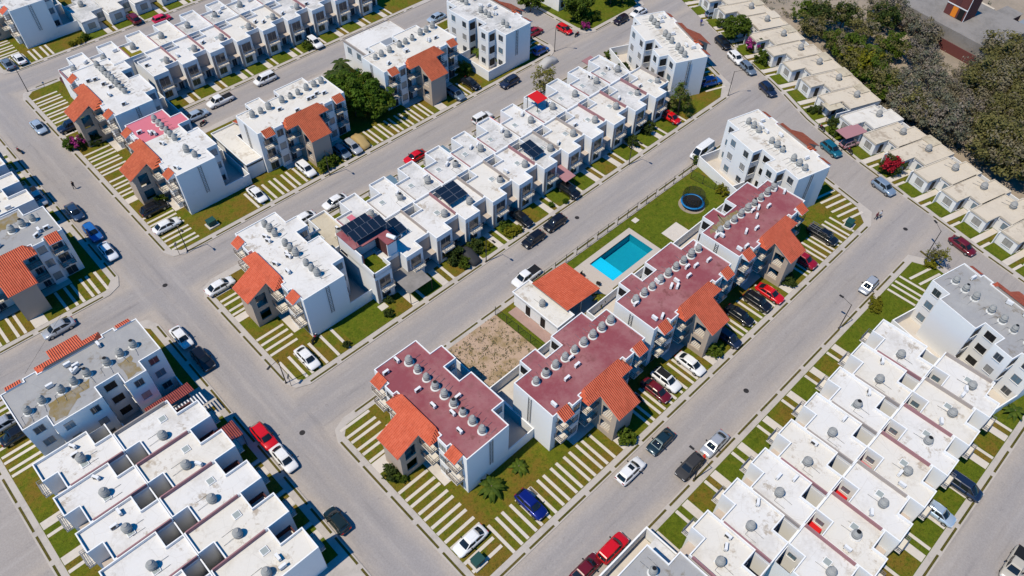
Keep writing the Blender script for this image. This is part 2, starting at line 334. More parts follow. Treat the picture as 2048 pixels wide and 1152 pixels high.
def strips(parent, axis, lo, hi, starts, w=.42):
    for s in starts:
        k = (axis, round(hi-lo, 2))
        if k not in STRIP:
            b = MB()
            if axis == 'y': b.box(0, 0, -.05, w, hi-lo, 0, 'pale_concrete')
            else: b.box(0, 0, -.05, hi-lo, w, 0, 'pale_concrete')
            STRIP[k] = b.mesh('concrete_strip')
        j = random.uniform(-.05, .05)
        put(STRIP[k], 'concrete_strip', parent, (s, lo+j, PZ) if axis == 'y' else (lo+j, s, PZ))
def alt(a, b, g1=.99, g2=1.38):
    o, t, k = [], a, 0
    while t < b: o.append(t); t += (g1, g2)[k % 2]; k += 1
    return o
XB0, XB1 = 12.35, 19.65
pv_p = block('pavement', keyhole([(XB1+2.6, 23.03), (near(23.5)-3, 23.03), (near(24.5), 24.6)]+[(near(y), y) for y in (28, 34, 40, 46, 50.5)]+[(near(51)-2, 52.75), (XB1+2.6, 52.75), (XB1+.8, 52), (XB1, 50.2), (XB1, 25.6), (XB1+.8, 23.8)], 7))
pv_m = block('pavement', [(XB1+2.6, 60.1), (near(61)-3.5, 60.1), (near(62), 62)]+[(near(y), y) for y in (66, 72, 78, 84)]+[(near(84)-2, 86.25), (XB1+2.6, 86.25), (XB1+.8, 85.5), (XB1, 83.6), (XB1, 62.7), (XB1+.8, 60.9)])
pv_n = block('pavement', [(XB1+2.6, 93.6), (104, 93.6), (106, 94.4), (106.9, 96.5), (106.9, 119.75), (38.2, 119.75), (38.2, 127.1), (112, 127.1), (112, 153.25), (XB1+2.6, 153.25), (XB1+.8, 152.5), (XB1, 150.6), (XB1, 96.2), (XB1+.8, 94.4)])
pv_t = block('pavement', [(XB1+2.6, 160.6), (130, 160.6), (130, 230), (XB1, 230), (XB1, 163.2), (XB1+.8, 161.4)])
pv_g = block('pavement', [(117.6, 93.6), (near(94)-2, 93.6), (near(98), 99), (near(106), 106), (near(113), 113), (150, 200), (114.6, 200), (114.6, 97), (115.4, 94.6)])
pv_w = block('pavement', [(-60, 93.6), (XB0-2.6, 93.6), (XB0-.8, 94.4), (XB0, 96.2), (XB0, 230), (-60, 230)])
pv_v = block('pavement', [(-13.4, 20), (XB0, 20), (XB0, 83.6), (XB0-.8, 85.5), (XB0-2.6, 86.25), (-10.8, 86.25), (-12.6, 85.5), (-13.4, 83.6)])
pv_e = block('pavement', [(14, -10.6), (near(-9)-3, -10.6), (near(-8), -8)]+[(near(y), y) for y in (-4, 2, 8, 12)]+[(near(13)-2.2, 15.7), (14, 15.7)])
east = [(x, y) for x, y in CURVE]
pv_r = block('pavement', east+[(x, y) for x, y in reversed(off_curve(1.25, [y for _, y in CURVE]))])

# lawns
lp = lawn(20.85, 24.25, 50, 52, poly=keyhole([(22, 24.25), (near(24)-3.2, 24.25)]+[(near(y)-1.25, y) for y in (27, 34, 40, 46, 50)]+[(near(51)-3, 51.6), (22, 51.6), (20.85, 50.4), (20.85, 25.4)], 6))
lpool = lawn(0, 0, 0, 0, matn='grass_lush', poly=[(61.9, 40), (96.4, 40), (96.4, 51.5), (61.9, 51.5), (61.9, 50), (77, 50), (77, 43), (61.9, 43)], z=LZ+.006)
lclub = lawn(48.9, 40.2, 51.2, 51.4, .1, 'grass_lush', z=LZ+.006)
b = MB(); b.prism(rounded(39.1, 41.4, 48.8, 51.7, .3), LZ-.05, LZ+.03, 'gravel_lot', bottom=False); lot = struct(b.obj('gravel_lot'))
lm = lawn(0, 0, 0, 0, poly=[(22, 61.3), (near(61)-4.5, 61.3), (near(64)-1.25, 64)]+[(near(y)-1.25, y) for y in (70, 77, 83)]+[(near(83)-4, 85), (22, 85), (20.85, 83.9), (20.85, 62.4)])
lcorner = lawn(30.6, 61.32, 38.6, 66.2, .2, 'grass_lush', z=LZ+.006)
ln = lawn(0, 0, 0, 0, poly=[(22, 94.8), (104.4, 94.8), (105.6, 96.5), (105.6, 118.5), (37, 118.5), (37, 128.3), (111, 128.3), (111, 152), (22, 152), (20.85, 150.9), (20.85, 95.9)])
ltp = lawn(0, 0, 0, 0, poly=[(22, 161.8), (129, 161.8), (129, 229), (20.85, 229), (20.85, 163)])
lg = lawn(0, 0, 0, 0, matn='grass_lush', poly=[(118, 94.9), (near(95)-3.5, 94.9), (near(104)-1.3, 104), (near(112)-1.3, 112), (148, 198), (115.9, 198), (115.9, 97)])
lw = lawn(0, 0, 0, 0, poly=[(-59, 94.8), (XB0-2.6, 94.8), (XB0-1.25, 96.2), (XB0-1.25, 110.4), (-59, 110.4)])
lv = lawn(0, 0, 0, 0, matn='grass', poly=[(-12.2, 21), (-9.6, 21), (-9.6, 69.4), (-7.7, 69.4), (-7.7, 85), (-11, 85), (-12.2, 83.8)])
lv2 = lawn(0, 0, 0, 0, poly=[(-7.6, 79), (XB0-3, 79), (XB0-3, 70), (XB0-1.25, 70), (XB0-1.25, 83.6), (XB0-2.4, 85), (-7.6, 85)])
le = lawn(0, 0, 0, 0, matn='grass_lush', poly=[(15, -9.4), (near(-8)-4, -9.4)]+[(near(y)-1.25, y) for y in (-6, 0, 6, 11)]+[(near(12)-3, 14.5), (15, 14.5)])
lr = lawn(0, 0, 0, 0, matn='grass_lush', poly=off_curve(1.3, [y for _, y in CURVE])+[(x, y) for x, y in reversed(off_curve(16, [y for _, y in CURVE]))], z=.06)
for o, ax, c, a, e in ((pv_p, 'x', 23.36, 22.5, 106), (pv_p, 'x', 52.42, 24, 108), (pv_p, 'y', 19.98, 26, 50), (pv_m, 'x', 60.43, 22.5, 119), (pv_m, 'x', 85.92, 37, 118), (pv_m, 'y', 19.98, 63, 83.4),
    (pv_n, 'x', 93.93, 22.5, 104), (pv_n, 'y', 19.98, 96.5, 150), (pv_n, 'x', 152.9, 23, 32), (pv_n, 'x', 127.43, 40, 95), (pv_t, 'x', 160.93, 23, 90), (pv_e, 'x', 15.37, 29, 103), (pv_e, 'x', -10.27, 40, 96),
    (pv_w, 'x', 93.93, -12, 9.6), (pv_w, 'y', 12.02, 96.5, 150), (pv_v, 'y', 12.02, 30, 83.4), (pv_v, 'y', -13.06, 45, 83), (pv_v, 'x', 85.92, -10, 9), (pv_n, 'y', 106.55, 97, 118), (pv_g, 'y', 114.95, 98, 118), (pv_g, 'x', 93.93, 118, 128)):
    kerb_grass(o, ax, c, a, e)
def curve_grass(parent, d, y0, y1):
    b = MB(); y = y0
    while y < y1:
        a = off_curve(d-.16, [y, y+2.2, y+4.3]); c = off_curve(d+.16, [y, y+2.2, y+4.3])
        b.prism(a+c[::-1] if d > 0 else a+c[::-1], KZ-.02, LZ+.004, 'grass_dark'); y += 5.2
    o = b.obj('verge', parent); o['kind'] = 'stuff'
curve_grass(pv_r, .36, -8, 104); curve_grass(pv_p, -8.05, 25.5, 48); curve_grass(pv_e, -8.05, -7, 9); curve_grass(pv_m, -8.05, 63, 80)

# parking strips and paths
strips(lp, 'y', 24.3, 28.85, alt(25.8, 44.6, 1.36, 1.0)); strips(lp, 'y', 24.3, 28.85, alt(50.6, 63.4)); strips(lp, 'y', 24.3, 28.85, alt(69.6, 82.3)); strips(lp, 'y', 24.3, 28.85, alt(88.9, 104))
strips(lp, 'x', 20.9, 25.5, alt(45.0, 51.6, 1.38, .97)); strips(lp, 'x', 20.9, 25.5, alt(25.7, 39.5, 1.36, 1.05))
strips(lm, 'x', 20.9, 24.6, alt(77.6, 84, 1.0, 1.42)); strips(lm, 'x', 20.9, 25.3, alt(67.6, 71.6, 1.2, 1.2)); strips(lm, 'y', 61.35, 66.0, [20.95, 22.4, 23.35, 24.6, 25.75, 27.7, 29.5])
strips(ln, 'x', 20.9, 25.5, alt(95.6, 105.5)); strips(ln, 'x', 20.9, 25.5, alt(112.5, 118)); strips(ln, 'x', 20.9, 25.5, alt(119.6, 127)); strips(ln, 'x', 20.9, 25.5, alt(134.5, 149))
strips(ln, 'y', 94.9, 99.5, alt(35.8, 47.8)); strips(ln, 'y', 94.9, 99.5, alt(53.3, 73.5)); strips(ln, 'y', 94.9, 99.5, alt(79.5, 86.5)); strips(ln, 'x', 101, 105.4, alt(97, 103)); strips(ln, 'x', 101, 105.4, alt(108, 113))
strips(lw, 'y', 94.9, 99.6, alt(-12, -1.4, 1.45, 1.0)); strips(lw, 'y', 94.9, 99.6, [3.9, 5.3, 6.3, 7.7, 8.6, 9.9])
strips(lv, 'x', -12.1, -7.8, alt(73.6, 84.2)); strips(lv2, 'y', 80.4, 84.9, alt(-6.5, 9, 1.0, 1.4)); strips(ltp, 'y', 161.9, 166.4, alt(22, 31)); strips(ltp, 'x', 20.9, 25.5, alt(167, 184))
pad(lp, 45.5, 24.25, 47.3, 30.4); pad(lp, 64.7, 24.25, 66.5, 30.4); pad(lp, 83.9, 24.25, 85.7, 30.4); pad(lp, 41.3, 29.1, 52.9, 30.6); pad(lp, 60.5, 29.1, 72.1, 30.6); pad(lp, 79.7, 29.1, 91.3, 30.6)
pad(lp, 20.85, 43.0, 26.9, 44.8); pad(lp, 25.6, 36.2, 27.1, 48.0); pad(lm, 20.85, 76.0, 26.9, 77.3); pad(lm, 25.6, 69.0, 27.1, 80.8); pad(ln, 20.85, 110.2, 26.9, 111.6); pad(ln, 25.6, 103.4, 27.1, 115.4)
pad(ln, 25.6, 124.2, 27.1, 136.2); pad(ln, 20.85, 131.6, 26.9, 133); pad(ln, 49.0, 94.8, 50.8, 101); pad(ln, 44.8, 99.7, 56.4, 101.2); pad(ln, 75.1, 94.8, 76.9, 101); pad(ln, 70.9, 99.7, 82.5, 101.2); pad(lw, -.7, 94.8, 1.2, 101); pad(lw, -5, 99.7, 6.8, 101.2)
pad(lv2, 0, 79, 1.8, 85); o = pad(lp, 31.9, 27.5, 33.2, 28.9, 'inspection_slab'); pad(lcorner, 37.1, 63.6, 38.4, 64.7, 'inspection_slab'); pad(lpool, 79.9, 42.5, 83.7, 45.6, 'concrete_slab', z=.18); pad(lpool, 78.6, 50.0, 79.7, 50.9, 'inspection_slab', z=.15)
for s in range(6):                                        # strips that follow the bent street beside the white blocks
    for y, x in ((25.6+s*1.22, 1.4),):
        xx, a = curve_at(y); o = put(STRIP[('x', 4.6)], 'concrete_strip', lp, (near(y)-5.9, y+1.0, PZ), -R(14))
for s in range(5): put(STRIP[('x', 4.6)], 'concrete_strip', lm, (near(63)-6.0+s*.5, 64.2+s*1.3, PZ), -R(20))
strips(le, 'y', 9.9, 14.4, [95.6, 96.9, 98.0, 99.4])
for s in range(2): put(STRIP[('x', 4.6)], 'concrete_strip', le, (near(9)-6.0, 11.2+s*1.6, PZ), -R(15))

# pool: deck of four slabs round a sunken basin, water, step ledge
b = MB(); Z = .20
for x0, y0, x1, y1 in ((65.1, 43.2, 66.35, 50.0), (76.05, 43.2, 77.0, 50.0), (66.35, 43.2, 76.05, 44.2), (66.35, 49.0, 76.05, 50.0), (62.2, 43.0, 65.1, 50.0)):
    b.box(x0, y0, KZ, x1, y1, Z if x0 > 63 else .17, 'deck_stone')
dk = struct(b.obj('pool_deck'))
pl = empty('swimming_pool', (71.2, 46.6, 0)); tag(pl, 'turquoise rectangular swimming pool with a pale shallow step end', 'pool')
b = MB(); x0, y0, x1, y1, zb = -4.85, -2.4, 4.85, 2.4, -1.35
b.face([(x0, y0, zb), (x1, y0, zb), (x1, y1, zb), (x0, y1, zb)], 'pool_paint')
for q in (((x0, y0), (x1, y0)), ((x1, y0), (x1, y1)), ((x1, y1), (x0, y1)), ((x0, y1), (x0, y0))):
    b.face([(*q[0], zb), (*q[0], Z-.02), (*q[1], Z-.02), (*q[1], zb)], 'pool_paint')
b.obj('basin', pl); b = MB(); b.box(x0+.01, y0+.01, zb+.01, -2.2, y1-.01, -.22, 'pool_light'); b.obj('shallow_ledge', pl)
b = MB(); b.face([(x0, y0, .06), (x1, y0, .06), (x1, y1, .06), (x0, y1, .06)], 'water'); b.obj('water_surface', pl)

# ------------------------------------------------------------------ building pieces
WIN = {}
def window_mesh(w, h, kind):
    k = (w, h, kind)
    if k not in WIN:
        b = MB(); fr = 'metal_grey' if kind != 'dark' else 'metal_dark'; gl = {'glass': 'glass', 'blue': 'glass_blue', 'curtain': 'curtain', 'dark': 'dark', 'door': 'glass'}[kind]
        b.box(-w/2+.03, -.02, .03, w/2-.03, .06, h-.03, gl)
        for x0, z0, x1, z1 in ((-w/2, 0, w/2, .06), (-w/2, h-.06, w/2, h), (-w/2, .06, -w/2+.06, h-.06), (w/2-.06, .06, w/2, h-.06), (-.03, .06, .03, h-.06)):
            b.box(x0, -.05, z0, x1, .06, z1, fr)
        if kind != 'door': b.box(-w/2-.05, -.12, -.08, w/2+.05, .02, -.003, 'wall_white')
        WIN[k] = b.mesh('window')
    return WIN[k]
def window(parent, x, y, z, w, h, face=0, kind='glass', name='window'):
    return put(window_mesh(w, h, kind), name, parent, (x, y, z), R(face))
def railing_mesh(x0, y0, x1, y1, h=.95, sides='fLR', m='rail_brown'):
    b = MB(); r = .025
    runs = []
    if 'f' in sides: runs.append(((x0, y0), (x1, y0)))
    if 'L' in sides: runs.append(((x0, y0), (x0, y1)))
    if 'R' in sides: runs.append(((x1, y0), (x1, y1)))
    for (ax, ay), (bx, by) in runs:
        for z in (h, h*.55, .12): b.box(min(ax, bx)-r, min(ay, by)-r, z-r, max(ax, bx)+r, max(ay, by)+r, z+r, m)
        n = max(2, int(math.hypot(bx-ax, by-ay)/.5))
        for i in range(n+1):
            t = i/n; x, y = ax+(bx-ax)*t, ay+(by-ay)*t; b.box(x-.014, y-.014, 0, x+.014, y+.014, h-r, m)
    return b
def ladder_mesh(h):
    b = MB()
    for x in (-.24, .24): b.box(x-.025, -.12, 0, x+.025, -.07, h, 'metal_dark')
    z = .2
    while z < h: b.box(-.24, -.11, z-.015, .24, -.08, z+.015, 'metal_dark'); z += .33
    return b.mesh('ladder')
def slope_quad(b, pts, t, m, ms):
    """a roof plane with thickness t: top in m, edges and underside in ms"""
    n = len(pts); b.face(pts, m); b.face([(x, y, z-t) for x, y, z in reversed(pts)], ms)
    for i in range(n):
        a, c = pts[i], pts[(i+1) % n]; b.face([a, (a[0], a[1], a[2]-t), (c[0], c[1], c[2]-t), c], ms)
def inset(poly, d):
    """rectilinear outline pushed inwards by d (counter-clockwise)"""
    n, out = len(poly), []
    for i in range(n):
        p, q, r = Vector(poly[i-1]), Vector(poly[i]), Vector(poly[(i+1) % n])
        a, c = (q-p).normalized(), (r-q).normalized(); out.append(tuple(q+Vector((-a.y, a.x))*d+Vector((-c.y, c.x))*d))
    return out
def parapet(b, poly, w, z0, z1, m):
    q = inset(poly, w); n = len(poly)
    for i in range(n):
        j = (i+1) % n; a, c, d, e = poly[i], poly[j], q[j], q[i]
        b.face([(*a, z1), (*c, z1), (*d, z1), (*e, z1)], m)
        b.face([(*e, z0), (*e, z1), (*d, z1), (*d, z0)], m); b.face([(*a, z0), (*c, z0), (*c, z1), (*a, z1)], m)

# ------------------------------------------------------------------ three-storey apartment block
AW, AH = 17.35, 8.1
OUT = [(0, 0), (2.85, 0), (2.85, -.55), (4.55, -.55), (4.55, 0), (12.8, 0), (12.8, -.55), (14.5, -.55), (14.5, 0), (17.35, 0), (17.35, 6.75), (14.5, 6.75), (14.5, 8.65), (8.55, 8.65), (8.55, 6.7), (5.7, 6.7), (5.7, 8.65), (2.88, 8.65), (2.88, 6.75), (0, 6.75)]
def make_block():
    t = empty('apartment_block')
    b = MB(); b.prism(OUT, 0, AH-.12, 'wall_white', bottom=False, top=False); b.obj('walls', t)
    b = MB(); b.face([(x, y, AH) for x, y in inset(OUT, .02)], 'roof_white'); b.obj('roof', t)
    b = MB(); parapet(b, OUT, .13, AH-.12, AH+.16, 'wall_white'); b.obj('parapet', t)
    # stair tower: two side walls with big openings, plain front
    b = MB(); x0, x1, y0 = 6.95, 10.45, -4.55
    b.box(x0, y0, 0, x1, y0+.2, 6.0, 'wall_beige')
    for x in (x0, x1-.2):
        b.box(x, y0+.2, 0, x+.2, y0+.75, 6.0, 'wall_beige'); b.box(x, -2.2, 0, x+.2, 0, 7.1, 'wall_beige')
        for z in (0, 2.7): b.box(x, y0+.75, z+(.15 if z else 0), x+.2, -2.2, z+.95, 'wall_beige')
        b.face([(x, y0, 6.0), (x, -2.2, 6.0), (x, -2.2, 7.1)], 'wall_beige'); b.face([(x+.2, y0, 6.0), (x+.2, -2.2, 7.1), (x+.2, -2.2, 6.0)], 'wall_beige')
    b.obj('stair_tower', t)
    b = MB()
    for k in range(10):
        for f in range(2): b.box(x0+.22, y0+.4+k*.24, f*2.7, x0+1.6, y0+.65+k*.24, f*2.7+.18+k*.15, 'pale_concrete')
    for z in (2.62, 5.32): b.box(x0+.21, -2.1, z, x1-.21, -.01, z+.12, 'pale_concrete')
    b.obj('stairs', t)
    # tiled canopy: shed roof along the front, carried on down over the tower
    b = MB(); S = .545; zr, ye, yt = 8.72, -1.75, -5.1; z = lambda y: zr-S*(.1-y)
    L0, R0, L1, R1 = 4.5, 12.85, 6.65, 10.75
    pts = [(5.5, .1, zr), (L0, ye, z(ye)), (L1, ye, z(ye)), (L1, yt, z(yt)), (R1, yt, z(yt)), (R1, ye, z(ye)), (R0, ye, z(ye)), (11.85, .1, zr)]
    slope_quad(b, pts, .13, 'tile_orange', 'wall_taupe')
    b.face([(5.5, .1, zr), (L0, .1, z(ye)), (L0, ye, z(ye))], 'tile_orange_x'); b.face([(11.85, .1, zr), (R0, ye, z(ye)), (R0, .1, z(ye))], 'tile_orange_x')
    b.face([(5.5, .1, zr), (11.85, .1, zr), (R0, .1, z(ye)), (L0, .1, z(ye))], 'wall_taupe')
    b.obj('tiled_canopy', t)
    for x in (.72, 14.75):
        b = MB(); slope_quad(b, [(x, .12, 8.42), (x, -1.28, 7.66), (x+1.88, -1.28, 7.66), (x+1.88, .12, 8.42)], .11, 'tile_orange', 'wall_white')
        for xx in (x+.02, x+1.78): b.face([(xx, 0.0, 8.28), (xx, -1.2, 7.6), (xx, 0.0, 7.5)], 'wall_white'); b.face([(xx+.08, 0.0, 8.28), (xx+.08, 0.0, 7.5), (xx+.08, -1.2, 7.6)], 'wall_white')
        b.obj('balcony_canopy', t)
    def balcony(x0, x1, y0, z, sides):
        b = MB(); b.box(x0, y0, z, x1, -.003, z+.14, 'wall_cream'); o = b.obj('balcony', t); railing_mesh(x0+.04, y0+.04, x1-.04, -.05, .95, sides).obj('railing', o, (0, 0, z+.14))
    for f in (1, 2):
        zf = 2.7*f-.1
        balcony(.62, 2.62, -1.2, zf, 'fLR'); balcony(14.73, 16.73, -1.2, zf, 'fLR'); balcony(4.6, 6.93, -1.62, zf, 'fL'); balcony(10.47, 12.75, -1.62, zf, 'fR')
    kinds = ['glass', 'curtain', 'glass', 'blue']
    q = random.Random(3)
    for f in range(3):
        z = 2.7*f
        for x in (1.62, 15.73): window(t, x, 0, z+.12, 1.5, 2.1, 0, 'door', 'balcony_door')
        for x in (3.7, 13.65): window(t, x, -.55, z+.9, 1.15, 1.3, 0, q.choice(kinds))
        for x in (5.4, 11.95): window(t, x, 0, z+.1, .95, 2.1, 0, 'door', 'door')
        for x in (1.4, 15.9): window(t, x, 6.75, z+.95, 1.2, 1.2, 180, q.choice(kinds))
        for x in (4.3, 9.9, 13.1): window(t, x, 8.65, z+.95, 1.1, 1.2, 180, q.choice(kinds))
        window(t, 7.1, 6.7, z+.95, 1.4, 1.2, 180, 'dark')
        for x in (2.88, 8.55): window(t, x, 7.7, z+.75, 1.35, 1.45, -90, 'dark', 'laundry_opening')
        window(t, 14.5, 7.7, z+.95, 1.2, 1.2, 90, q.choice(kinds)); window(t, 5.7, 7.7, z+.95, 1.2, 1.2, 90, q.choice(kinds))
    o = put(ladder_mesh(5.4), 'ladder', t, (0, 3.8, 2.7), R(-90)); o = put(ladder_mesh(5.4), 'ladder', t, (AW, 3.8, 2.7), R(90))
    # yard behind, with its boundary wall
    b = MB(); y1, h = 11.3, 2.15
    b.box(0, 6.76, 0, .15, y1, h, 'wall_white'); b.box(AW-.15, 6.76, 0, AW, y1, h, 'wall_white'); b.box(.15, y1-.15, 0, AW-.15, y1, h, 'wall_white'); b.box(8.4, 8.66, 0, 8.55, y1-.15, h, 'wall_white'); b.obj('yard_wall', t)
    b = MB(); b.box(.15, 6.76, 0, AW-.15, y1-.15, .16, 'pale_concrete'); b.obj('yard_floor', t)
    return t
proto = make_block(); SN = snap(proto)
# key: origin, rotation, roof, tiles, wording, tanks [(x, y)...]
def grp(y, *s): return [(a+i*1.32, y) for a in s for i in range(3)]
row9 = [(2.1+1.75*i, 4.95) for i in range(9)]
BLOCKS = [
 ('P1', 27.12, 50.85, -90, 'roof_red', 'red roofed block at the centre corner', [(2.15+1.7*i, 3.9) for i in range(9)]),
 ('P2', 38.42, 30.65, 0, 'roof_red', 'red roofed block beside the gravel lot', row9),
 ('P3', 57.60, 30.65, 0, 'roof_red', 'red roofed block beside the pool', row9),
 ('P4', 76.85, 30.65, 0, 'roof_red', 'red roofed block beside the trampoline', row9),
 ('P5', 104.2, 32.25, 75, 'roof_cream', 'white block above the trampoline lawn', grp(4.2, 1.4, 6.6, 12.4)),
 ('M1', 27.08, 83.65, -90, 'roof_white', 'white roofed block at the middle left corner', grp(4.1, 1.6, 6.9, 12.1)),
 ('M2', 115.6, 64.8, 66.7, 'roof_cream', 'white block at the upper right corner', grp(4.2, 1.4, 6.4, 12.2)),
 ('N1', 27.1, 118.15, -90, 'roof_white', 'half pink roofed block on the left street', grp(4.3, 2.2, 6.3)[:6]+[(13.0, 4.2), (14.9, 4.6)]),
 ('N2', 41.85, 101.35, 0, 'roof_cream', 'cream roofed block left of the big trees', [(2.0, 4.6), (3.6, 4.6), (5.2, 4.7), (7.9, 4.8), (9.6, 4.8), (11.2, 4.9), (13.0, 5.0), (14.6, 5.0), (16.1, 5.0)]),
 ('N3', 68.0, 101.35, 0, 'roof_cream', 'cream roofed block right of the big trees', [(1.6, 4.6), (3.0, 4.6), (4.9, 4.6), (7.4, 4.8), (8.9, 4.9), (10.6, 5.0), (12.9, 5.4), (14.4, 5.4), (16.2, 5.7)]),
 ('N4', 99.6, 95.6, 90, 'roof_weathered', 'tall white block near the top centre', [(1.9, 4.6), (3.2, 4.4), (7.0, 4.6), (8.2, 4.4), (9.4, 4.6), (13.6, 4.7), (15.0, 4.6), (16.2, 4.7)]),
 ('Q1', 27.15, 138.95, -90, 'roof_white', 'white roofed block at the upper left corner', [(1.6+1.32*i, 4.3) for i in range(9)]),
 ('T1', 27.3, 184.4, -90, 'roof_weathered', 'block cut by the top left corner', [(13.4, 4.2), (14.8, 4.2)]),
 ('W1', -7.85, 101.35, 0, 'roof_grey', 'grey roofed block at the left edge', [(3.0, 4.2), (12.0, 4.5), (13.6, 4.6), (15.1, 4.7)]),
 ('W2', 9.5, 78.72, 180, 'roof_grey', 'grey roofed block at the lower left', [(2.3, 4.0), (4.1, 4.2), (5.9, 4.4), (8.4, 4.3), (10.1, 4.4), (11.7, 4.5), (14.0, 4.4), (15.8, 4.7)]),
 ('E1', 95.25, -9.0, 75.8, 'roof_grey', 'grey roofed block at the right edge', [(15.6, 4.1), (13.9, 4.2), (12.2, 4.3), (9.6, 4.3), (7.7, 4.4), (5.9, 4.5), (3.6, 4.6)]),
]
BLK = {}
for i, (k, x, y, r, roof, words, tanks) in enumerate(BLOCKS):
    skip = ['yard_wall', 'yard_floor'] if k in ('N2', 'N3') else []
    out = copytree(SN, None, skip); t = out[0]; t.location = (x, y, KZ); t.rotation_euler.z = R(r); BLK[k] = t
    for o in out[1:]:
        n = o.name.split('.')[0]
        if n == 'roof': recolour(o, 0, roof)
        if n in ('tiled_canopy', 'balcony_canopy') and k[0] in 'MNPQ' and k not in ('P1', 'P2', 'P3', 'P4', 'M1'):
            for j, s in enumerate(o.material_slots):
                if s.material.name.startswith('tile_orange'): recolour(o, j, 'tile_terracotta')
    tag(t, 'three-storey '+words+' with clay tiled porch', 'apartment block', 'three-storey apartment blocks')
for o in [proto]+[c for c in COL.objects if c.parent == proto or (c.parent and c.parent.parent == proto)]: bpy.data.objects.remove(o)
for o in [o for o in COL.objects if o.parent == BLK['E1'] and o.name.startswith('window') and abs(o.location.y-8.65) < .01 and o.location.x > 9]: bpy.data.objects.remove(o)
def jag(poly, s=.28, st=.45):
    q = random.Random(len(poly)*7); out = []
    for i, p in enumerate(poly):
        r_ = poly[(i+1) % len(poly)]; n = max(1, int(math.hypot(r_[0]-p[0], r_[1]-p[1])/st))
        for k in range(n): out.append((p[0]+(r_[0]-p[0])*k/n+q.uniform(-s, s)*.8, p[1]+(r_[1]-p[1])*k/n+q.uniform(-s, s)*.8))
    return out
def roof_patch(key, poly, matn, z=AH+.012, name='roof_patch'):
    if matn == 'roof_mossy': poly = jag(poly)
    b = MB(); b.face([(x, y, z) for x, y in poly], matn); return b.obj(name, BLK[key])
roof_patch('N1', [(.15, .15), (6.2, .15), (6.2, 6.5), (5.55, 6.5), (5.55, 8.5), (3.05, 8.5), (3.05, 6.6), (.15, 6.6)], 'roof_pink')
roof_patch('W2', [(8.7, 4.9), (13.6, 5.2), (14.2, 6.6), (14.0, 8.1), (12.6, 8.1), (10.2, 6.3), (9.0, 6.2)], 'roof_mossy'); roof_patch('W2', [(3.4, 5.2), (5.1, 5.4), (5.2, 8.0), (3.4, 8.1)], 'roof_mossy')
roof_patch('W1', [(9.2, 5.6), (13.8, 6.0), (13.9, 8.1), (9.1, 8.1)], 'roof_mossy'); roof_patch('P4', [(1.0, 5.6), (8.0, 5.4), (8.0, 6.2), (5.3, 6.3), (5.1, 7.8), (4.2, 6.6), (1.2, 6.2)], 'roof_mossy')

# lower annex with its own flat roof behind one block, tiled and flat additions behind another
a = empty('annex', (71.4, 110.3, KZ)); tag(a, 'two-storey flat white annex behind the cream roofed block right of the big trees', 'annex')
b = MB(); b.prism([(0, 0), (11.3, 0), (11.3, 8.9), (0, 8.9)], 0, 5.4, 'wall_white', bottom=False, top=False); b.obj('walls', a)
b = MB(); b.face([(0, 0, 5.4), (11.3, 0, 5.4), (11.3, 8.9, 5.4), (0, 8.9, 5.4)], 'roof_white'); b.obj('roof', a)
b = MB(); parapet(b, [(-.1, -.1), (11.4, -.1), (11.4, 9), (-.1, 9)], .22, 5.1, 5.6, 'wall_taupe'); b.obj('parapet', a)
b = MB(); b.box(1.2, 1.0, 5.42, 7.4, 3.4, 5.47, 'sheet_metal'); b.obj('metal_sheet', a); window(a, 0, 4, 3.2, 1.3, 1.4, -90, 'blue'); window(a, 0, 7, 3.2, 1.3, 1.4, -90, 'blue')
a = empty('annex', (38.7, 109.9, KZ)); tag(a, 'low white annex with an orange tiled lean-to behind the cream roofed block', 'annex')
b = MB(); b.prism([(0, -8), (3.1, -8), (3.1, 0), (12, 0), (12, 3.6), (0, 3.6)], 0, 2.9, 'wall_white', bottom=False, top=False); b.obj('walls', a)
b = MB(); b.face([(x, y, 2.9) for x, y in [(0, -8), (3.1, -8), (3.1, 0), (12, 0), (12, 3.6), (0, 3.6)]], 'roof_cream'); b.obj('roof', a)
b = MB(); parapet(b, [(0, -8), (3.1, -8), (3.1, 0), (12, 0), (12, 3.6), (0, 3.6)], .14, 2.6, 3.2, 'wall_white'); b.obj('parapet', a)
b = MB(); slope_quad(b, [(4.4, 3.9, 3.3), (4.4, .5, 4.5), (11.7, .5, 4.5), (11.7, 3.9, 3.3)], .12, 'tile_terracotta', 'wall_white'); b.obj('tiled_lean_to', a)

# ------------------------------------------------------------------ roof-top things: tanks, air conditioners
def tank_mesh(r, h, openl=False, base=True):
    b = MB()
    if base: b.cyl(0, 0, [(0, r*1.38), (.11, r*1.36), (.12, r*.9)], 'tank_base', 16, False)
    z0 = .1
    b.cyl(0, 0, [(z0, r), (z0+.28*h, r), (z0+.29*h, r*1.05), (z0+.33*h, r*1.05), (z0+.34*h, r), (z0+.56*h, r), (z0+.57*h, r*1.05), (z0+.61*h, r*1.05), (z0+.62*h, r*.98), (z0+.74*h, r*.93), (z0+.9*h, r*.62), (z0+.93*h, r*.52), (z0+h, r*.52)], 'tank_grey', 16, True, 'dark' if openl else 'tank_grey')
    b.tube((0, r, .16), (0, r+1.3, .04), .022, .022, 'metal_grey', 4); b.tube((r, .1, .2), (r+.5, .1, .04), .022, .022, 'metal_grey', 4); b.tube((r+.5, .1, .04), (r+.5, 1.5, .04), .022, .022, 'metal_grey', 4)
    return b.mesh('water_tank')
TK = [tank_mesh(.45, 1.25), tank_mesh(.45, 1.25, True)]; TT = [tank_mesh(.52, 1.15, False, False), tank_mesh(.50, 1.1, True)]
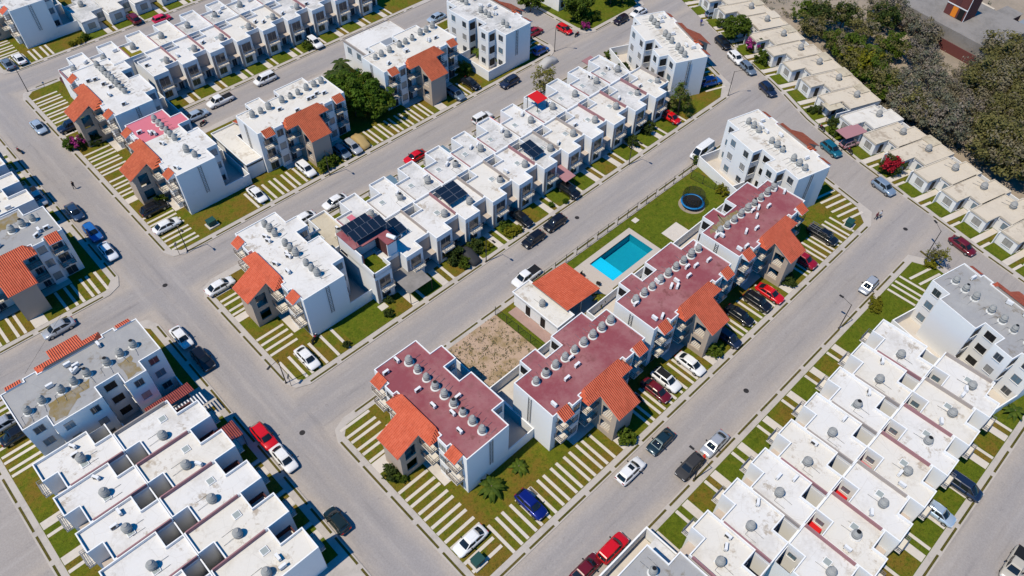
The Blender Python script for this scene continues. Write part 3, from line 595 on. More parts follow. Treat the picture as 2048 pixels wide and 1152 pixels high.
def ac_mesh():
    b = MB(); b.box(-.42, -.16, .10, .42, .16, .66, 'white_paint')
    b.box(-.36, -.17, .16, .16, -.155, .60, 'metal_dark')
    for x in (-.36, .28): b.box(x, -.18, 0, x+.08, .18, .1, 'metal_dark')
    b.box(.44, -.06, .12, .48, -.02, .4, 'metal_dark'); return b.mesh('air_conditioner')
ACM = ac_mesh(); AR = random.Random(11)
def side(r):                                             # how a row runs in the picture
    return 'left' if r == 0 else ('top' if r < 0 else ('right' if r == 180 else 'bottom'))
for k, x, y, r, roof, words, tanks in BLOCKS:
    t = BLK[k]
    for i, (lx, ly) in enumerate(tanks):
        wx, wy = l2w(t, lx, ly); o = put(TK[1 if AR.random() < .2 else 0], 'water_tank', None, (wx, wy, KZ+AH+.002), R(r)+AR.uniform(-.25, .25)); k_ = AR.uniform(.9, 1.08); o.scale = (k_, k_, k_*AR.uniform(.92, 1.08))
        tag(o, f'water tank on the {words}, {ORD[i]} from {side(r)}', 'water tank', 'water tanks on the flat roofs')
    acs = {'P1': [(1.5, .75), (.95, 2.9), (6.2, 2.0), (9.2, 1.9), (11.6, 2.9), (14.0, 1.9), (10.3, 4.9)], 'P2': [(1.3, 1.1), (5.2, 2.6), (7.6, 3.1), (7.8, 4.4)], 'P3': [(1.5, 1.2), (2.5, .7), (7.6, 3.2), (8.2, 2.6), (8.9, 3.3), (10.9, 2.7), (12.1, 3.9), (13.2, 3.2), (15.4, 2.6), (16.3, 5.6), (6.9, 5.1), (1.6, 4.5)],
       'P4': [(1.2, .9), (2.4, .5), (4.9, 2.3), (6.6, 1.6), (8.8, 3.1), (9.4, 4.2), (10.6, 4.0), (12.0, 3.1), (16.2, 4.6), (16.6, 3.3), (1.0, 4.7), (1.6, 4.3)]}.get(k)
    if acs is None: acs = [(AR.uniform(1.3, 16), AR.uniform(.9, 3.2)) for _ in range(6 if k[0] != 'T' else 3)]
    for i, (lx, ly) in enumerate(sorted(acs)):
        wx, wy = l2w(t, lx, ly); o = put(ACM, 'air_conditioner', None, (wx, wy, KZ+AH+.002), R(r)+AR.choice((0, 0, math.pi/2, .4)))
        tag(o, f'air conditioner on the {words}, {ORD[i]} from {side(r)}', 'air conditioner', 'air conditioners on the flat roofs')

# ------------------------------------------------------------------ townhouses
TW, TH = 5.77, 5.4
def make_town(kind):
    t = empty('townhouse'); rec = 1.75 if kind == 1 else 2.75; W = TW-.01
    if kind == 1: out = [(0, 0), (3.05, 0), (3.05, rec), (W, rec), (W, 8.55), (2.4, 8.55), (2.4, 6.5), (0, 6.5)]
    elif kind == 3: out = [(0, 0), (3.2, 0), (3.2, rec), (W, rec), (W, 9.78), (2.6, 9.78), (2.6, 7.94), (0, 7.94)]
    else: out = [(0, 0), (3.05, 0), (3.05, rec), (W, rec), (W, 7.9), (0, 7.9)]
    b = MB(); b.prism(out, 0, TH-.15, 'wall_white', bottom=False, top=False); b.obj('walls', t)
    b = MB(); b.face([(x, y, TH) for x, y in inset(out, .02)], 'roof_white'); b.obj('roof', t)
    b = MB(); parapet(b, out, .14, TH-.15, TH+.42, 'wall_white'); b.obj('parapet', t)
    b = MB(); b.box(W-.16, rec+.4, TH+.002, W+.004, {1: 8.4, 2: 7.8, 3: 9.6}[kind], TH+.56, 'mauve'); b.obj('party_wall', t)
    b = MB(); b.box(3.4, 4.0, TH+.002, 4.3, 4.9, TH+.14, 'wall_white'); b.face([(3.48, 4.08, TH+.15), (4.22, 4.08, TH+.15), (4.22, 4.82, TH+.15), (3.48, 4.82, TH+.15)], 'skylight'); b.obj('skylight', t)
    if kind == 1:
        b = MB(); b.box(.02, 8.4, 0, 2.4, 8.55, TH-.2, 'wall_white'); b.box(0, 6.51, 0, .02, 8.55, TH-.4, 'wall_white'); b.obj('light_well_wall', t)
        window(t, 1.2, 6.5, 3.3, 1.2, 1.2, 180, 'dark'); window(t, 2.4, 7.5, 3.6, 1.0, .9, -90, 'blue')
        b = MB(); b.box(3.06, .35, 2.5, W, rec-.003, 2.62, 'ledge_beige'); b.obj('entrance_ledge', t)
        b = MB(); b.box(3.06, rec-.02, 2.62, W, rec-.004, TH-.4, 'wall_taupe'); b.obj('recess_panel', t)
    else:
        b = MB(); b.box(3.21, .55, 2.3, W, .7, 3.1, 'maroon_wall'); b.box(W-.2, .7, 2.3, W, rec, 3.1, 'maroon_wall'); b.obj('terrace_wall', t)
        b = MB(); b.box(3.21, .7, 2.2, W-.2, rec-.005, 2.35, 'wall_cream'); b.obj('terrace_floor', t)
    window(t, 1.65, 0, 2.95, 1.9, 1.95, 0, 'door', 'balcony_door'); window(t, 1.55, 0, .7, 1.5, 1.3, 0, 'glass'); window(t, 4.9, rec, .1, .9, 2.1, 0, 'door', 'door'); window(t, 3.7, rec, .9, .7, 1.1, 0, 'curtain')
    b = MB(); b.box(.75, -.85, 2.62, 2.85, -.003, 2.76, 'wall_cream'); o = b.obj('balcony', t); railing_mesh(.79, -.81, 2.81, -.05, .8, 'fLR', 'metal_grey').obj('railing', o, (0, 0, 2.76))
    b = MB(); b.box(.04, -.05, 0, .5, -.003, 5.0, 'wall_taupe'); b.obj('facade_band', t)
    return t
tp1 = make_town(1); tp2 = make_town(2); tp3 = make_town(3); ST = {1: snap(tp1), 2: snap(tp2), 3: snap(tp3)}
HR = random.Random(5); HOUSES = {}
def row(key, kind, pts, rot, words, group, roofs, frm, garden=None, tank=(4.4, 3.2), n0=0, skipn=()):
    for i, (x, y) in enumerate(pts):
        out = copytree(ST[kind], None, ()); t = out[0]; t.location = (x, y, KZ); t.rotation_euler.z = R(rot); rf = roofs(i); HOUSES[(key, i)] = t
        for o in out[1:]:
            n = o.name.split('.')[0]
            if n == 'roof': recolour(o, 0, rf)
            if n == 'party_wall' and HR.random() < .45: recolour(o, 0, 'wall_taupe')
        look = {'roof_white': 'white roofed', 'roof_weathered': 'stained roofed', 'roof_cream': 'cream roofed', 'roof_tan': 'tan roofed', 'roof_pink': 'pink roofed', 'roof_sand': 'sandy roofed'}[rf]
        tag(t, f'{look} townhouse, {ORD[i]} from {frm}, {words}', 'townhouse', group)
        if (key, i) not in NOTANK:
            wx, wy = l2w(t, tank[0]+HR.uniform(-.15, .15), tank[1]+HR.uniform(-.15, .15))
            o = put(TT[1 if HR.random() < .15 else 0], 'water_tank', None, (wx, wy, KZ+TH+.002), R(rot)); tag(o, f'water tank on the {ORD[i]} townhouse from {frm}, {words}', 'water tank', 'water tanks on the flat roofs')
        for j in range(HR.choice((0, 1, 1, 2))):
            wx, wy = l2w(t, .9+j*1.2, HR.uniform(3.2, 4.8)); o = put(ACM, 'air_conditioner', None, (wx, wy, KZ+TH+.002), R(rot)+HR.choice((0, .5, 1.57)))
            tag(o, f'{("first", "second")[j]} air conditioner on the {ORD[i]} townhouse from {frm}, {words}', 'air conditioner', 'air conditioners on the flat roofs')
        if garden:                                        # front garden: walk, narrow strip, lush and dry squares
            g = garden; d0, d1 = g['d0'], g['d1']
            def rect(nm, xa, xb, matn, z, ya=d0, yb=d1):
                b = MB(); b.box(xa, -yb, z-.04-KZ, xb, -ya, z-KZ, matn); return b.obj(nm, t)
            rect('garden_walk', 3.45, 4.6, 'pale_concrete', PZ); rect('garden_strip', 5.45, 5.9, 'pale_concrete', PZ)
            rect('garden_grass', -.25+.6, 3.3, HR.choice(('grass_lush', 'grass_lush', 'grass')), LZ+.008); rect('garden_grass', 4.66, 5.4, HR.choice(('grass', 'grass_dry', 'grass_lush')), LZ+.008)
            rect('entrance_floor', 3.08, 5.74, 'concrete', PZ, -1.6, d0)
NOTANK = {('MS', 0), ('MS', 1), ('MS', 3)}
GR = {'d0': .05, 'd1': 3.4}
row('MS', 1, [(37.65+5.77*i, 64.95) for i in range(12)], 0, 'facing the pool street', 'townhouses facing the pool street', lambda i: ('roof_white', 'roof_white', 'roof_white', 'roof_white', 'roof_cream', 'roof_white', 'roof_weathered', 'roof_cream', 'roof_white', 'roof_cream', 'roof_weathered', 'roof_cream')[i], 'left', {'d0': .05, 'd1': 3.75})
row('MN', 2, [(40.6+5.77*i, 81.42) for i in range(12)], 180, 'backing the pool street row', 'townhouses along the upper middle street', lambda i: ('roof_tan', 'roof_weathered', 'roof_white', 'roof_weathered', 'roof_weathered', 'roof_weathered', 'roof_weathered', 'roof_white', 'roof_weathered', 'roof_weathered', 'roof_weathered', 'roof_weathered')[i], 'left', {'d0': .05, 'd1': 3.6}, tank=(1.2, 5.6))
row('EF', 1, [(43.65+5.765*i, 11.1) for i in range(8)], 180, 'facing the front street', 'townhouses facing the front street', lambda i: ('roof_cream', 'roof_white', 'roof_white')[i % 3], 'left', {'d0': .05, 'd1': 3.3}, tank=(3.8, 4.6))
row('ES', 1, [(79.1-5.77*i, -6.01) for i in range(7)], 0, 'along the right edge street', 'townhouses facing the right edge street', lambda i: ('roof_white', 'roof_cream')[i % 2], 'top', {'d0': .05, 'd1': 3.3}, tank=(2.9, 3.7))
row('WW', 1, [(-9.08, 68.95-5.77*i) for i in range(5)], -90, 'at the lower left edge', 'townhouses facing the far left street', lambda i: 'roof_white', 'top', {'d0': .05, 'd1': 3.05}, tank=(3.3, 4.4))
row('WE', 3, [(9.3, 60.6-5.7*i) for i in range(5)], 90, 'facing the left street below', 'townhouses facing the left street', lambda i: ('roof_white', 'roof_cream', 'roof_white', 'roof_cream', 'roof_cream')[i], 'top', {'d0': .05, 'd1': 1.75}, tank=(1.6, 5.6))
row('WU', 3, [(9.45, 113.8+5.68*i) for i in range(4)], 90, 'at the upper left edge', 'townhouses facing the left street higher up', lambda i: 'roof_cream', 'bottom', {'d0': .05, 'd1': 1.75}, tank=(1.6, 5.6))
row('QS', 1, [(38.4+5.74*i, 131.8) for i in range(9)], 0, 'facing the dead end street', 'townhouses facing the dead end street', lambda i: ('roof_white', 'roof_white', 'roof_white', 'roof_cream', 'roof_cream', 'roof_weathered', 'roof_weathered', 'roof_pink', 'roof_white')[i], 'left', {'d0': .05, 'd1': 3.4})
row('QN', 2, [(32.4+5.74*i, 148.27) for i in range(10)], 180, 'backing the dead end row', 'townhouses along the top street', lambda i: ('roof_white', 'roof_white', 'roof_cream', 'roof_cream', 'roof_weathered', 'roof_weathered', 'roof_weathered', 'roof_weathered', 'roof_weathered', 'roof_weathered')[i], 'left', None, tank=(3.6, 4.8))
for pr in (tp1, tp2, tp3):
    for o in [pr]+[c for c in COL.objects if c.parent == pr or (c.parent and c.parent.parent == pr)]: bpy.data.objects.remove(o)
# special: first townhouse of the pool-street row has a red roof terrace with solar panels above
t = HOUSES[('MS', 0)]; t['label'] = 'corner townhouse with a red roof terrace, turf deck and solar panels'
b = MB()
for x0, y0, x1, y1, h in ((0, 2.6, .15, 8.5, 2.6), (0, 8.35, 5.7, 8.5, 2.6), (5.6, 2.0, 5.75, 8.5, 2.6), (0, 0, .15, 2.6, 1.0), (2.9, 0, 3.05, 1.7, 1.0), (0, 0, 3.0, .15, .85), (4.0, 1.85, 5.6, 2.0, 2.6), (0.15, 5.0, 5.6, 5.15, 2.6)): b.box(x0, y0, TH+.28, x1, y1, TH+.28+h, 'wall_white')
b.obj('terrace_walls', t)
b = MB(); z = TH+2.9
b.prism([(-.05, 4.2), (1.2, 4.2), (1.2, 3.9), (4.0, 3.9), (4.0, 1.7), (5.8, 1.7), (5.8, 8.55), (-.05, 8.55)], z, z+.16, 'roof_red'); b.obj('terrace_roof', t)
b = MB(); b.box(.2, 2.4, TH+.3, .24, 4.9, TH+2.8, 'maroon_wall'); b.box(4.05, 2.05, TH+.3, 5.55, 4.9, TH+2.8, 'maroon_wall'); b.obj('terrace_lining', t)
b = MB(); b.box(.3, .3, TH+.29, 3.0, 4.0, TH+.33, 'grass_lush'); b.obj('turf_deck', t)
def solar(name, parent_loc, rz, nx, ny, w, h, tilt, zlow, label):
    s = empty(name, parent_loc, rz); tag(s, label, 'solar panels', 'roof solar arrays')
    dy, dz = h*math.cos(tilt), h*math.sin(tilt); b = MB()
    b.raw([(.03, .03*math.cos(tilt), .03*math.sin(tilt)+.02), (w-.03, .03*math.cos(tilt), .03*math.sin(tilt)+.02), (w-.03, (h-.03)*math.cos(tilt), (h-.03)*math.sin(tilt)+.02), (.03, (h-.03)*math.cos(tilt), (h-.03)*math.sin(tilt)+.02)], [(0, 1, 2, 3)], 'solar_cell')
    pts = [(0, 0, 0), (w, 0, 0), (w, dy, dz), (0, dy, dz)]; slope_quad(b, [(x, y, z+.012) for x, y, z in pts], .05, 'solar_frame', 'metal_dark'); me = b.mesh('panel')
    for i in range(nx):
        for j in range(ny): put(me, 'panel', s, (i*(w+.03), j*(dy+.025), zlow+j*(dz+.012)))
    b = MB()
    for x in (.15, nx*w-.1):
        for y in (.1, ny*dy-.1): b.box(x-.03, y-.03, 0, x+.03, y+.03, max(.12, zlow+y*math.tan(tilt)-.06), 'metal_grey')
    b.obj('support_frame', s); return s
solar('solar_array', (38.1, 69.3, KZ+TH+3.06), 0, 5, 1, 1.12, 1.9, R(14), 1.0, 'upper long solar array over the red roof terrace')
solar('solar_array', (38.3, 71.8, KZ+TH+3.06), 0, 4, 1, 1.12, 1.6, R(14), .5, 'shorter solar array at the rear of the red roof terrace')
solar('solar_array', (43.9, 69.0, KZ+TH), 0, 2, 2, 1.5, 1.5, R(9), .9, 'four panel solar array beside the red roof terrace house')
solar('solar_array', (55.0, 68.7, KZ+TH), 0, 2, 3, 1.9, 1.15, R(8), 1.0, 'large black six panel solar array mid row')
solar('solar_array', (72.6, 67.8, KZ+TH), 0, 2, 2, 1.25, 1.75, R(8), .9, 'four panel solar array on the middle of the pool street row')
o = put(TT[0], 'water_tank', None, (58.2, 67.6, KZ+TH+.002)); tag(o, 'grey water tank under the corner of the big black solar array', 'water tank', 'water tanks on the flat roofs')
b = MB(); b.cyl(0, 0, [(0, .3), (.1, .33), (1.3, .33), (1.4, .3)], 'white_paint', 12); o = b.obj('boiler', None, (42.6, 67.9, KZ+TH+3.5)); o.rotation_euler = (R(90), 0, R(20)); tag(o, 'white cylinder boiler on the edge of the red terrace roof', 'boiler')
# awnings, carports, patio covers
def shade(name, x0, y0, x1, y1, z0, z1, matn, label, posts=((0, 0), (1, 0)), frame='metal_dark', rz=0, cat='awning'):
    cx, cy = (x0+x1)/2, (y0+y1)/2; s = empty(name, (cx, cy, KZ), rz); tag(s, label, cat); w, d = (x1-x0)/2, (y1-y0)/2
    b = MB(); slope_quad(b, [(-w, -d, z0), (w, -d, z0), (w, d, z1), (-w, d, z1)], .07, matn, frame); b.obj('roof_sheet', s)
    for px, py in posts:
        b = MB(); x, y = (-w+.08 if px == 0 else w-.08), (-d+.08 if py == 0 else d-.08); b.box(x-.04, y-.04, 0, x+.04, y+.04, (z0 if py == 0 else z1)-.08, frame); b.obj('post', s)
    return s
shade('carport', 41.0, 61.6, 45.2, 66.2, 2.5, 2.75, 'old_concrete', 'grey flat carport roof beside the red terrace house', cat='carport')
shade('awning', 75.4, 62.9, 77.9, 66.6, 2.5, 2.8, 'awning_mauve', 'mauve awning over a townhouse entrance above the black car')
shade('awning', 82.7, 76.9, 85.2, 79.6, TH+1.9, TH+2.1, 'awning_red', 'bright red square awning on a townhouse roof', posts=((0, 0), (1, 0), (0, 1), (1, 1)))
shade('awning', 103.2, 80.2, 105.9, 84.9, 2.9, 3.2, 'mauve', 'dark red flat awning at the far end of the townhouse row')
shade('awning', 42.0, 76.4, 43.0, 77.6, TH+.5, TH+.6, 'roof_pink', 'small pink cover between the stained townhouse roofs', posts=())
shade('awning', 75.4, 80.8, 78.0, 84.2, 2.8, 3.0, 'roof_pink', 'pink lean-to cover in front of the upper middle townhouse')
shade('awning', 52.6, 81.0, 55.3, 84.3, 2.6, 2.5, 'glass_blue', 'pale translucent cover before a stained townhouse', posts=((0, 1), (1, 1)))
shade('awning', 64.0, 81.0, 66.8, 84.3, 2.6, 2.5, 'glass_blue', 'pale curved rain cover before a stained townhouse, right one', posts=((0, 1), (1, 1)))
shade('patio_cover', 4.0, 67.4, 10.0, 69.6, 3.3, 2.7, 'tile_maroon', 'long maroon tiled patio roof below the grey roofed block', posts=(), cat='patio roof')
shade('patio_cover', 6.9, 57.8, 11.2, 60.4, 2.7, 2.9, 'tile_maroon', 'maroon tiled carport roof beside the red parked car', cat='carport')
b = MB()
for i in range(9): b.box(i*.42, 0, 0, i*.42+.16, 2.0, .1, 'white_paint')
o = b.obj('pergola', None, (6.9, 65.0, 2.8)); tag(o, 'white slatted pergola beside the maroon patio roof', 'pergola')
b = MB(); b.prism([(0, 0), (2.6, 0), (2.6, 1.2), (.9, 1.2), (.9, 4.6), (0, 4.6)], 0, .05, 'turf_olive'); o = b.obj('turf_mat', None, (38.3, 141.0, KZ+TH+.02)); tag(o, 'olive yellow L-shaped turf mat on a white roof, upper left', 'turf mat')
for i, (x, y) in enumerate(((70.2, -.3+3.0), (64.4, 2.7), (58.7, 2.7), (53.0, 2.7))):
    b = MB(); slope_quad(b, [(0, 0, 0), (1.35, 0, 0), (1.35, 1.6, .1), (0, 1.6, .1)], .06, 'awning_red' if i > 1 else 'roof_pink', 'metal_grey'); o = b.obj('well_cover', None, (x-2.3+.6, y-1.9, 3.2)); tag(o, f'red cover over a townhouse light well at the lower right, {ORD[i]} from the top', 'awning', 'red light well covers')
# the grey roofed house at the bottom edge
g = empty('corner_house', (30.0, 4.0, KZ)); tag(g, 'grey roofed corner house with a boundary wall at the bottom edge', 'house')
po = [(-9, 0), (7.6, 0), (7.6, 6.3), (5.6, 6.3), (5.6, 9.3), (-9, 9.3)]
b = MB(); b.prism(po, 0, TH-.15, 'wall_white', bottom=False, top=False); b.obj('walls', g); b = MB(); b.face([(x, y, TH) for x, y in inset(po, .02)], 'roof_grey'); b.obj('roof', g); b = MB(); parapet(b, po, .14, TH-.15, TH+.22, 'wall_white'); b.obj('parapet', g)
b = MB(); b.box(-9, 11.05, 0, 8.6, 11.25, 2.4, 'wall_white'); b.box(8.4, 6.4, 0, 8.6, 11.05, 2.4, 'wall_white'); b.obj('boundary_wall', g); b = MB(); b.box(-9, 9.4, 0, 8.3, 11.0, .14, 'pale_concrete'); b.obj('yard_floor', g)
b = MB(); b.box(5.7, 6.45, 2.2, 8.3, 9.6, 2.35, 'roof_white'); b.obj('porch_roof', g)
o = put(TK[1], 'water_tank', None, (33.6, 10.9, KZ+TH+.002)); tag(o, 'grey water tank with open top on the grey corner house roof', 'water tank', 'water tanks on the flat roofs')

# ------------------------------------------------------------------ bungalows
def make_bung():
    t = empty('bungalow'); h = 2.62; W = 5.73
    po = [(0, 0), (3.2, 0), (3.2, 3.0), (W, 3.0), (W, 9.9), (2.2, 9.9), (2.2, 8.0), (0, 8.0)]
    b = MB(); b.prism(po, 0, h-.2, 'wall_white', bottom=False, top=False); b.obj('walls', t)
    ro = [(-.02, -.12), (3.32, -.12), (3.32, 2.85), (W, 2.85), (W, 9.95), (2.2, 9.95), (2.2, 8.1), (-.02, 8.1)]
    b = MB(); b.face([(x, y, h) for x, y in inset(ro, .05)], 'roof_sand'); b.obj('roof', t)
    b = MB(); parapet(b, ro, .2, h-.22, h+.14, 'roof_sand'); b.face([(x, y, h-.221) for x, y in reversed(ro)], 'wall_white'); b.obj('roof_edge', t)
    b = MB(); b.box(W-.14, -.3, 0, W, 3.0, h-.23, 'wall_white'); b.box(3.25, 2.86, 1.9, 3.5, 3.0, h+.1, 'wall_white'); b.obj('side_wall', t)
    b = MB(); b.box(0, 8.01, 0, .14, 9.9, 2.1, 'wall_white'); b.box(.14, 9.76, 0, 2.19, 9.9, 2.1, 'wall_white'); b.obj('patio_wall', t); b = MB(); b.box(.14, 8.02, 0, 2.19, 9.75, .12, 'pale_concrete'); b.obj('patio_floor', t)
    window(t, 1.75, 0, .75, 1.5, 1.25, 0, 'curtain'); window(t, 4.9, 3.0, .75, 1.3, 1.2, 0, 'blue'); window(t, 3.2, 1.6, .1, .9, 2.0, 90, 'dark', 'door')
    for nm, xa, xb, ya, yb, mt, zz in (('garden_walk', 3.4, 4.5, -2.55, 2.9, 'pale_concrete', PZ), ('garden_strip', 5.25, 5.73, -2.55, -.35, 'pale_concrete', PZ), ('garden_grass', .1, 3.2, -2.5, -.15, 'grass_lush', LZ+.02), ('garden_grass', 4.56, 5.2, -2.5, 2.0, 'grass', LZ+.02)):
        b = MB(); b.box(xa, ya, zz-.1-KZ, xb, yb, zz-KZ, mt); b.obj(nm, t)
    return t
bp_ = make_bung(); SB = snap(bp_); BUN = []
bl = [(147.3, 95.4, 24), (145.1, 90.2, 24), (142.9, 84.8, 24), (141.3, 79.6, 24), (139.4, 74.3, 24), (136.9, 68.6, 23), (135.0, 63.3, 23), (133.2, 57.95, 23), (131.1, 52.4, 22.5), (128.5, 47.0, 21), (125.9, 40.9, 19), (124.1, 35.2, 18), (122.9, 29.7, 17), (121.3, 24.05, 16.5), (120.2, 18.5, 16), (119.0, 13.0, 15), (117.8, 7.4, 14), (116.6, 1.8, 13), (115.4, -3.8, 12)]
def bung(x, y, rz, label, group, rf, cover=None):
    out = copytree(SB); t = out[0]; t.location = (x, y, KZ); t.rotation_euler.z = rz
    for o in out[1:]:
        n = o.name.split('.')[0]
        if n in ('roof', 'roof_edge'): recolour(o, 0, rf)
    tag(t, label, 'bungalow', group)
    if cover:
        b = MB(); b.box(-.1, 7.9, 2.7, 2.6, 10.1, 2.8, cover); b.obj('patio_cover', t)
    return t
for i, (x, y, a) in enumerate(bl):
    t = bung(x, y, R(-90-a), f'sandy roofed bungalow on the curved street, {ORD[i] if i < 16 else str(i+1)+"th"} from the top', 'bungalows along the curved street', 'roof_cream' if i == 10 else 'roof_sand', (None, None, None, 'roof_tan', 'roof_sand', 'roof_tan', None, 'roof_tan', 'roof_tan', 'roof_tan', None, None, 'roof_tan')[i] if i < 13 else None); BUN.append(t)
    wx, wy = l2w(t, 2.9, 6.4); o = put(TT[0], 'water_tank', None, (wx, wy, KZ+2.63)); tag(o, f'grey water tank on the bungalow {ORD[i] if i < 16 else str(i+1)+"th"} from the top of the curved street', 'water tank', 'water tanks on the flat roofs')
for i in range(9):
    t = bung(38.2+5.75*i, 164.4, 0, f'pale bungalow at the top edge, {ORD[i]} from the tall blue-shaded wall', 'bungalows along the top street', 'roof_cream' if i else 'roof_weathered')
    wx, wy = l2w(t, 2.9, 6.4); o = put(TT[0], 'water_tank', None, (wx, wy, KZ+2.63)); tag(o, f'grey water tank on the {ORD[i]} bungalow along the top edge', 'water tank', 'water tanks on the flat roofs')
for o in [bp_]+[c for c in COL.objects if c.parent == bp_ or (c.parent and c.parent.parent == bp_)]: bpy.data.objects.remove(o)
t = BUN[10]; s = shade('carport', 120.6, 35.7, 125.6, 38.5, 2.75, 2.75, 'awning_mauve', 'mauve sheet carport over the dusty pink car', rz=R(-18), cat='carport', posts=((0, 0), (0, 1)))
shade('carport', 126.0, 42.3, 129.6, 44.8, 2.6, 2.6, 'roof_tan', 'brown flat carport roof between two sandy bungalows', rz=R(-20), cat='carport', posts=((0, 0), (0, 1)))

# ------------------------------------------------------------------ pool club house, fence, trampoline
c = empty('clubhouse', (51.9, 42.3, KZ)); tag(c, 'pool clubhouse with an orange tiled roof and flat cream wing', 'clubhouse')
b = MB(); b.prism([(0.2, .2), (3.4, .2), (3.4, 8.9), (.2, 8.9)], 0, 2.7, 'wall_white', bottom=False, top=False); b.obj('walls', c)
b = MB(); b.box(-.1, -.1, 2.7, 3.4, 9.1, 2.85, 'wall_white'); b.obj('roof_slab', c); b = MB(); b.face([(.1, .1, 2.856), (3.2, .1, 2.856), (3.2, 8.9, 2.856), (.1, 8.9, 2.856)], 'roof_cream'); b.obj('roof', c)
b = MB(); parapet(b, [(-.1, -.1), (3.4, -.1), (3.4, 9.1), (-.1, 9.1)], .15, 2.8, 3.05, 'wall_white'); b.obj('parapet', c)
b = MB(); slope_quad(b, [(2.85, .9, 3.5), (9.95, .9, 2.75), (9.95, 8.0, 2.75), (2.85, 8.0, 3.5)], .14, 'tile_orange_x', 'wall_taupe'); b.obj('tiled_roof', c)
for x, y in ((9.5, 1.3), (9.5, 7.6), (6.3, 1.3), (6.3, 7.6)):
    b = MB(); b.box(x-.12, y-.12, 0, x+.12, y+.12, 2.62+(9.9-x)*.1, 'wall_cream'); b.obj('post', c)
b = MB(); b.box(3.41, .5, 0, 9.8, 8.4, .14, 'deck_stone'); b.obj('terrace_floor', c); b = MB(); b.box(-1.5, .2, 0, .15, 8.4, .06, 'brick_paving'); b.obj('brick_path', c)
for y in (3, 6): window(c, .2, y, .1, .9, 2.0, -90, 'dark', 'door')
o = put(TK[0], 'water_tank', None, (53.2, 46.6, KZ+2.86)); tag(o, 'single grey water tank on the flat clubhouse roof', 'water tank', 'water tanks on the flat roofs')
for i, (x, y, a) in enumerate(((63.1, 46.3, .3), (62.9, 44.6, 1.1), (63.6, 48.0, .1), (64.1, 45.2, 2))):
    b = MB(); b.box(-.3, -.3, .42, .3, .3, .47, 'metal_dark'); b.box(-.3, .26, .47, .3, .31, .95, 'metal_dark')
    for lx in (-.27, .23):
        for ly in (-.27, .23): b.box(lx, ly, 0, lx+.04, ly+.04, .42, 'metal_dark')
    o = b.obj('patio_chair', None, (x, y, .172), a); tag(o, f'dark patio chair beside the pool terrace, {ORD[i]} from the tiled roof', 'chair', 'patio chairs')
def fence(pts, label, h=1.9, step=2.45):
    f = empty('wire_fence', (pts[0][0], pts[0][1], KZ)); tag(f, label, 'fence', 'green wire fences round the pool garden'); pb = MB(); pb.cyl(0, 0, [(0, .045), (h, .045)], 'metal_dark', 6); pm = pb.mesh('post'); b = MB(); ox, oy = pts[0]
    for (x0, y0), (x1, y1) in zip(pts, pts[1:]):
        d = math.hypot(x1-x0, y1-y0); n = max(1, round(d/step))
        for i in range(n+1): put(pm, 'post', f, (x0-ox+(x1-x0)*i/n, y0-oy+(y1-y0)*i/n, 0))
        b.face([(x0-ox, y0-oy, .05), (x1-ox, y1-oy, .05), (x1-ox, y1-oy, h-.08), (x0-ox, y0-oy, h-.08)], 'fence_mesh')
        for z in (.08, h-.08): b.tube((x0-ox, y0-oy, z), (x1-ox, y1-oy, z), .018, .018, 'metal_dark', 4)
    b.obj('wire_mesh', f)
fence([(59.0, 51.75), (98.2, 51.75)], 'long green wire fence between the pool lawn and the pool street')
fence([(48.75, 51.7), (48.9, 42.2)], 'wire fence between the gravel lot and the clubhouse strip')
fence([(94.2, 50.6), (95.2, 43.8)], 'short wire fence across the lawn beyond the trampoline')
tr = empty('trampoline', (89.0, 46.4, LZ+.006)); tag(tr, 'round trampoline with blue pad and black safety net', 'trampoline')
b = MB(); b.cyl(0, 0, [(.75, 1.62), (.78, 0.02)], 'trampoline_mat', 28, False); b.obj('jumping_mat', tr)
b = MB(); b.cyl(0, 0, [(.70, 1.98), (.80, 1.98), (.83, 1.9), (.83, 1.6), (.79, 1.6)], 'blue_pad', 28, False); b.obj('pad', tr)
b = MB(); b.cyl(0, 0, [(.84, 1.75), (2.6, 1.8)], 'trampoline_net', 28, False); b.obj('safety_net', tr)
for i in range(6):
    a = i*math.pi/3; b = MB(); b.tube((1.85*math.cos(a), 1.85*math.sin(a), 0), (1.85*math.cos(a), 1.85*math.sin(a), 2.62), .03, .03, 'metal_dark'); b.obj('net_pole', tr)
b = MB(); b.cyl(0, 0, [(0, 2.25), (.012, 2.25)], 'dirt', 28); b.obj('bare_ring', tr)

# ------------------------------------------------------------------ flat building and sheds among the trees, top right
z = empty('concrete_building', (168.2, 31.6, -.05), R(-11)); tag(z, 'long flat old concrete building with a brick rooftop room, top right', 'building')
b = MB(); b.box(0, 0, 0, 15, 22, 3.0, 'old_concrete'); b.obj('roof_slab', z); b = MB(); b.box(4.4, 9.6, 3.01, 8.6, 14.4, 8.2, 'brick'); b.obj('brick_room', z)
for y, m_ in ((10.0, 'dark'), (11.6, 'orange_paint')):
    b = MB(); b.box(4.34, y, 3.1, 4.39, y+1.2, 5.3, m_); b.obj('door', z); b = MB(); b.box(4.34, y, 5.8, 4.39, y+1.2, 7.8, 'brick' if m_ == 'dark' else 'maroon_wall'); b.obj('panel', z)
b = MB(); b.box(4.3, 9.5, 3.01, 4.38, 9.6, 8.2, 'white_paint'); b.box(4.3, 9.6, 5.4, 4.38, 14.4, 5.6, 'white_paint'); b.obj('concrete_frame', z)
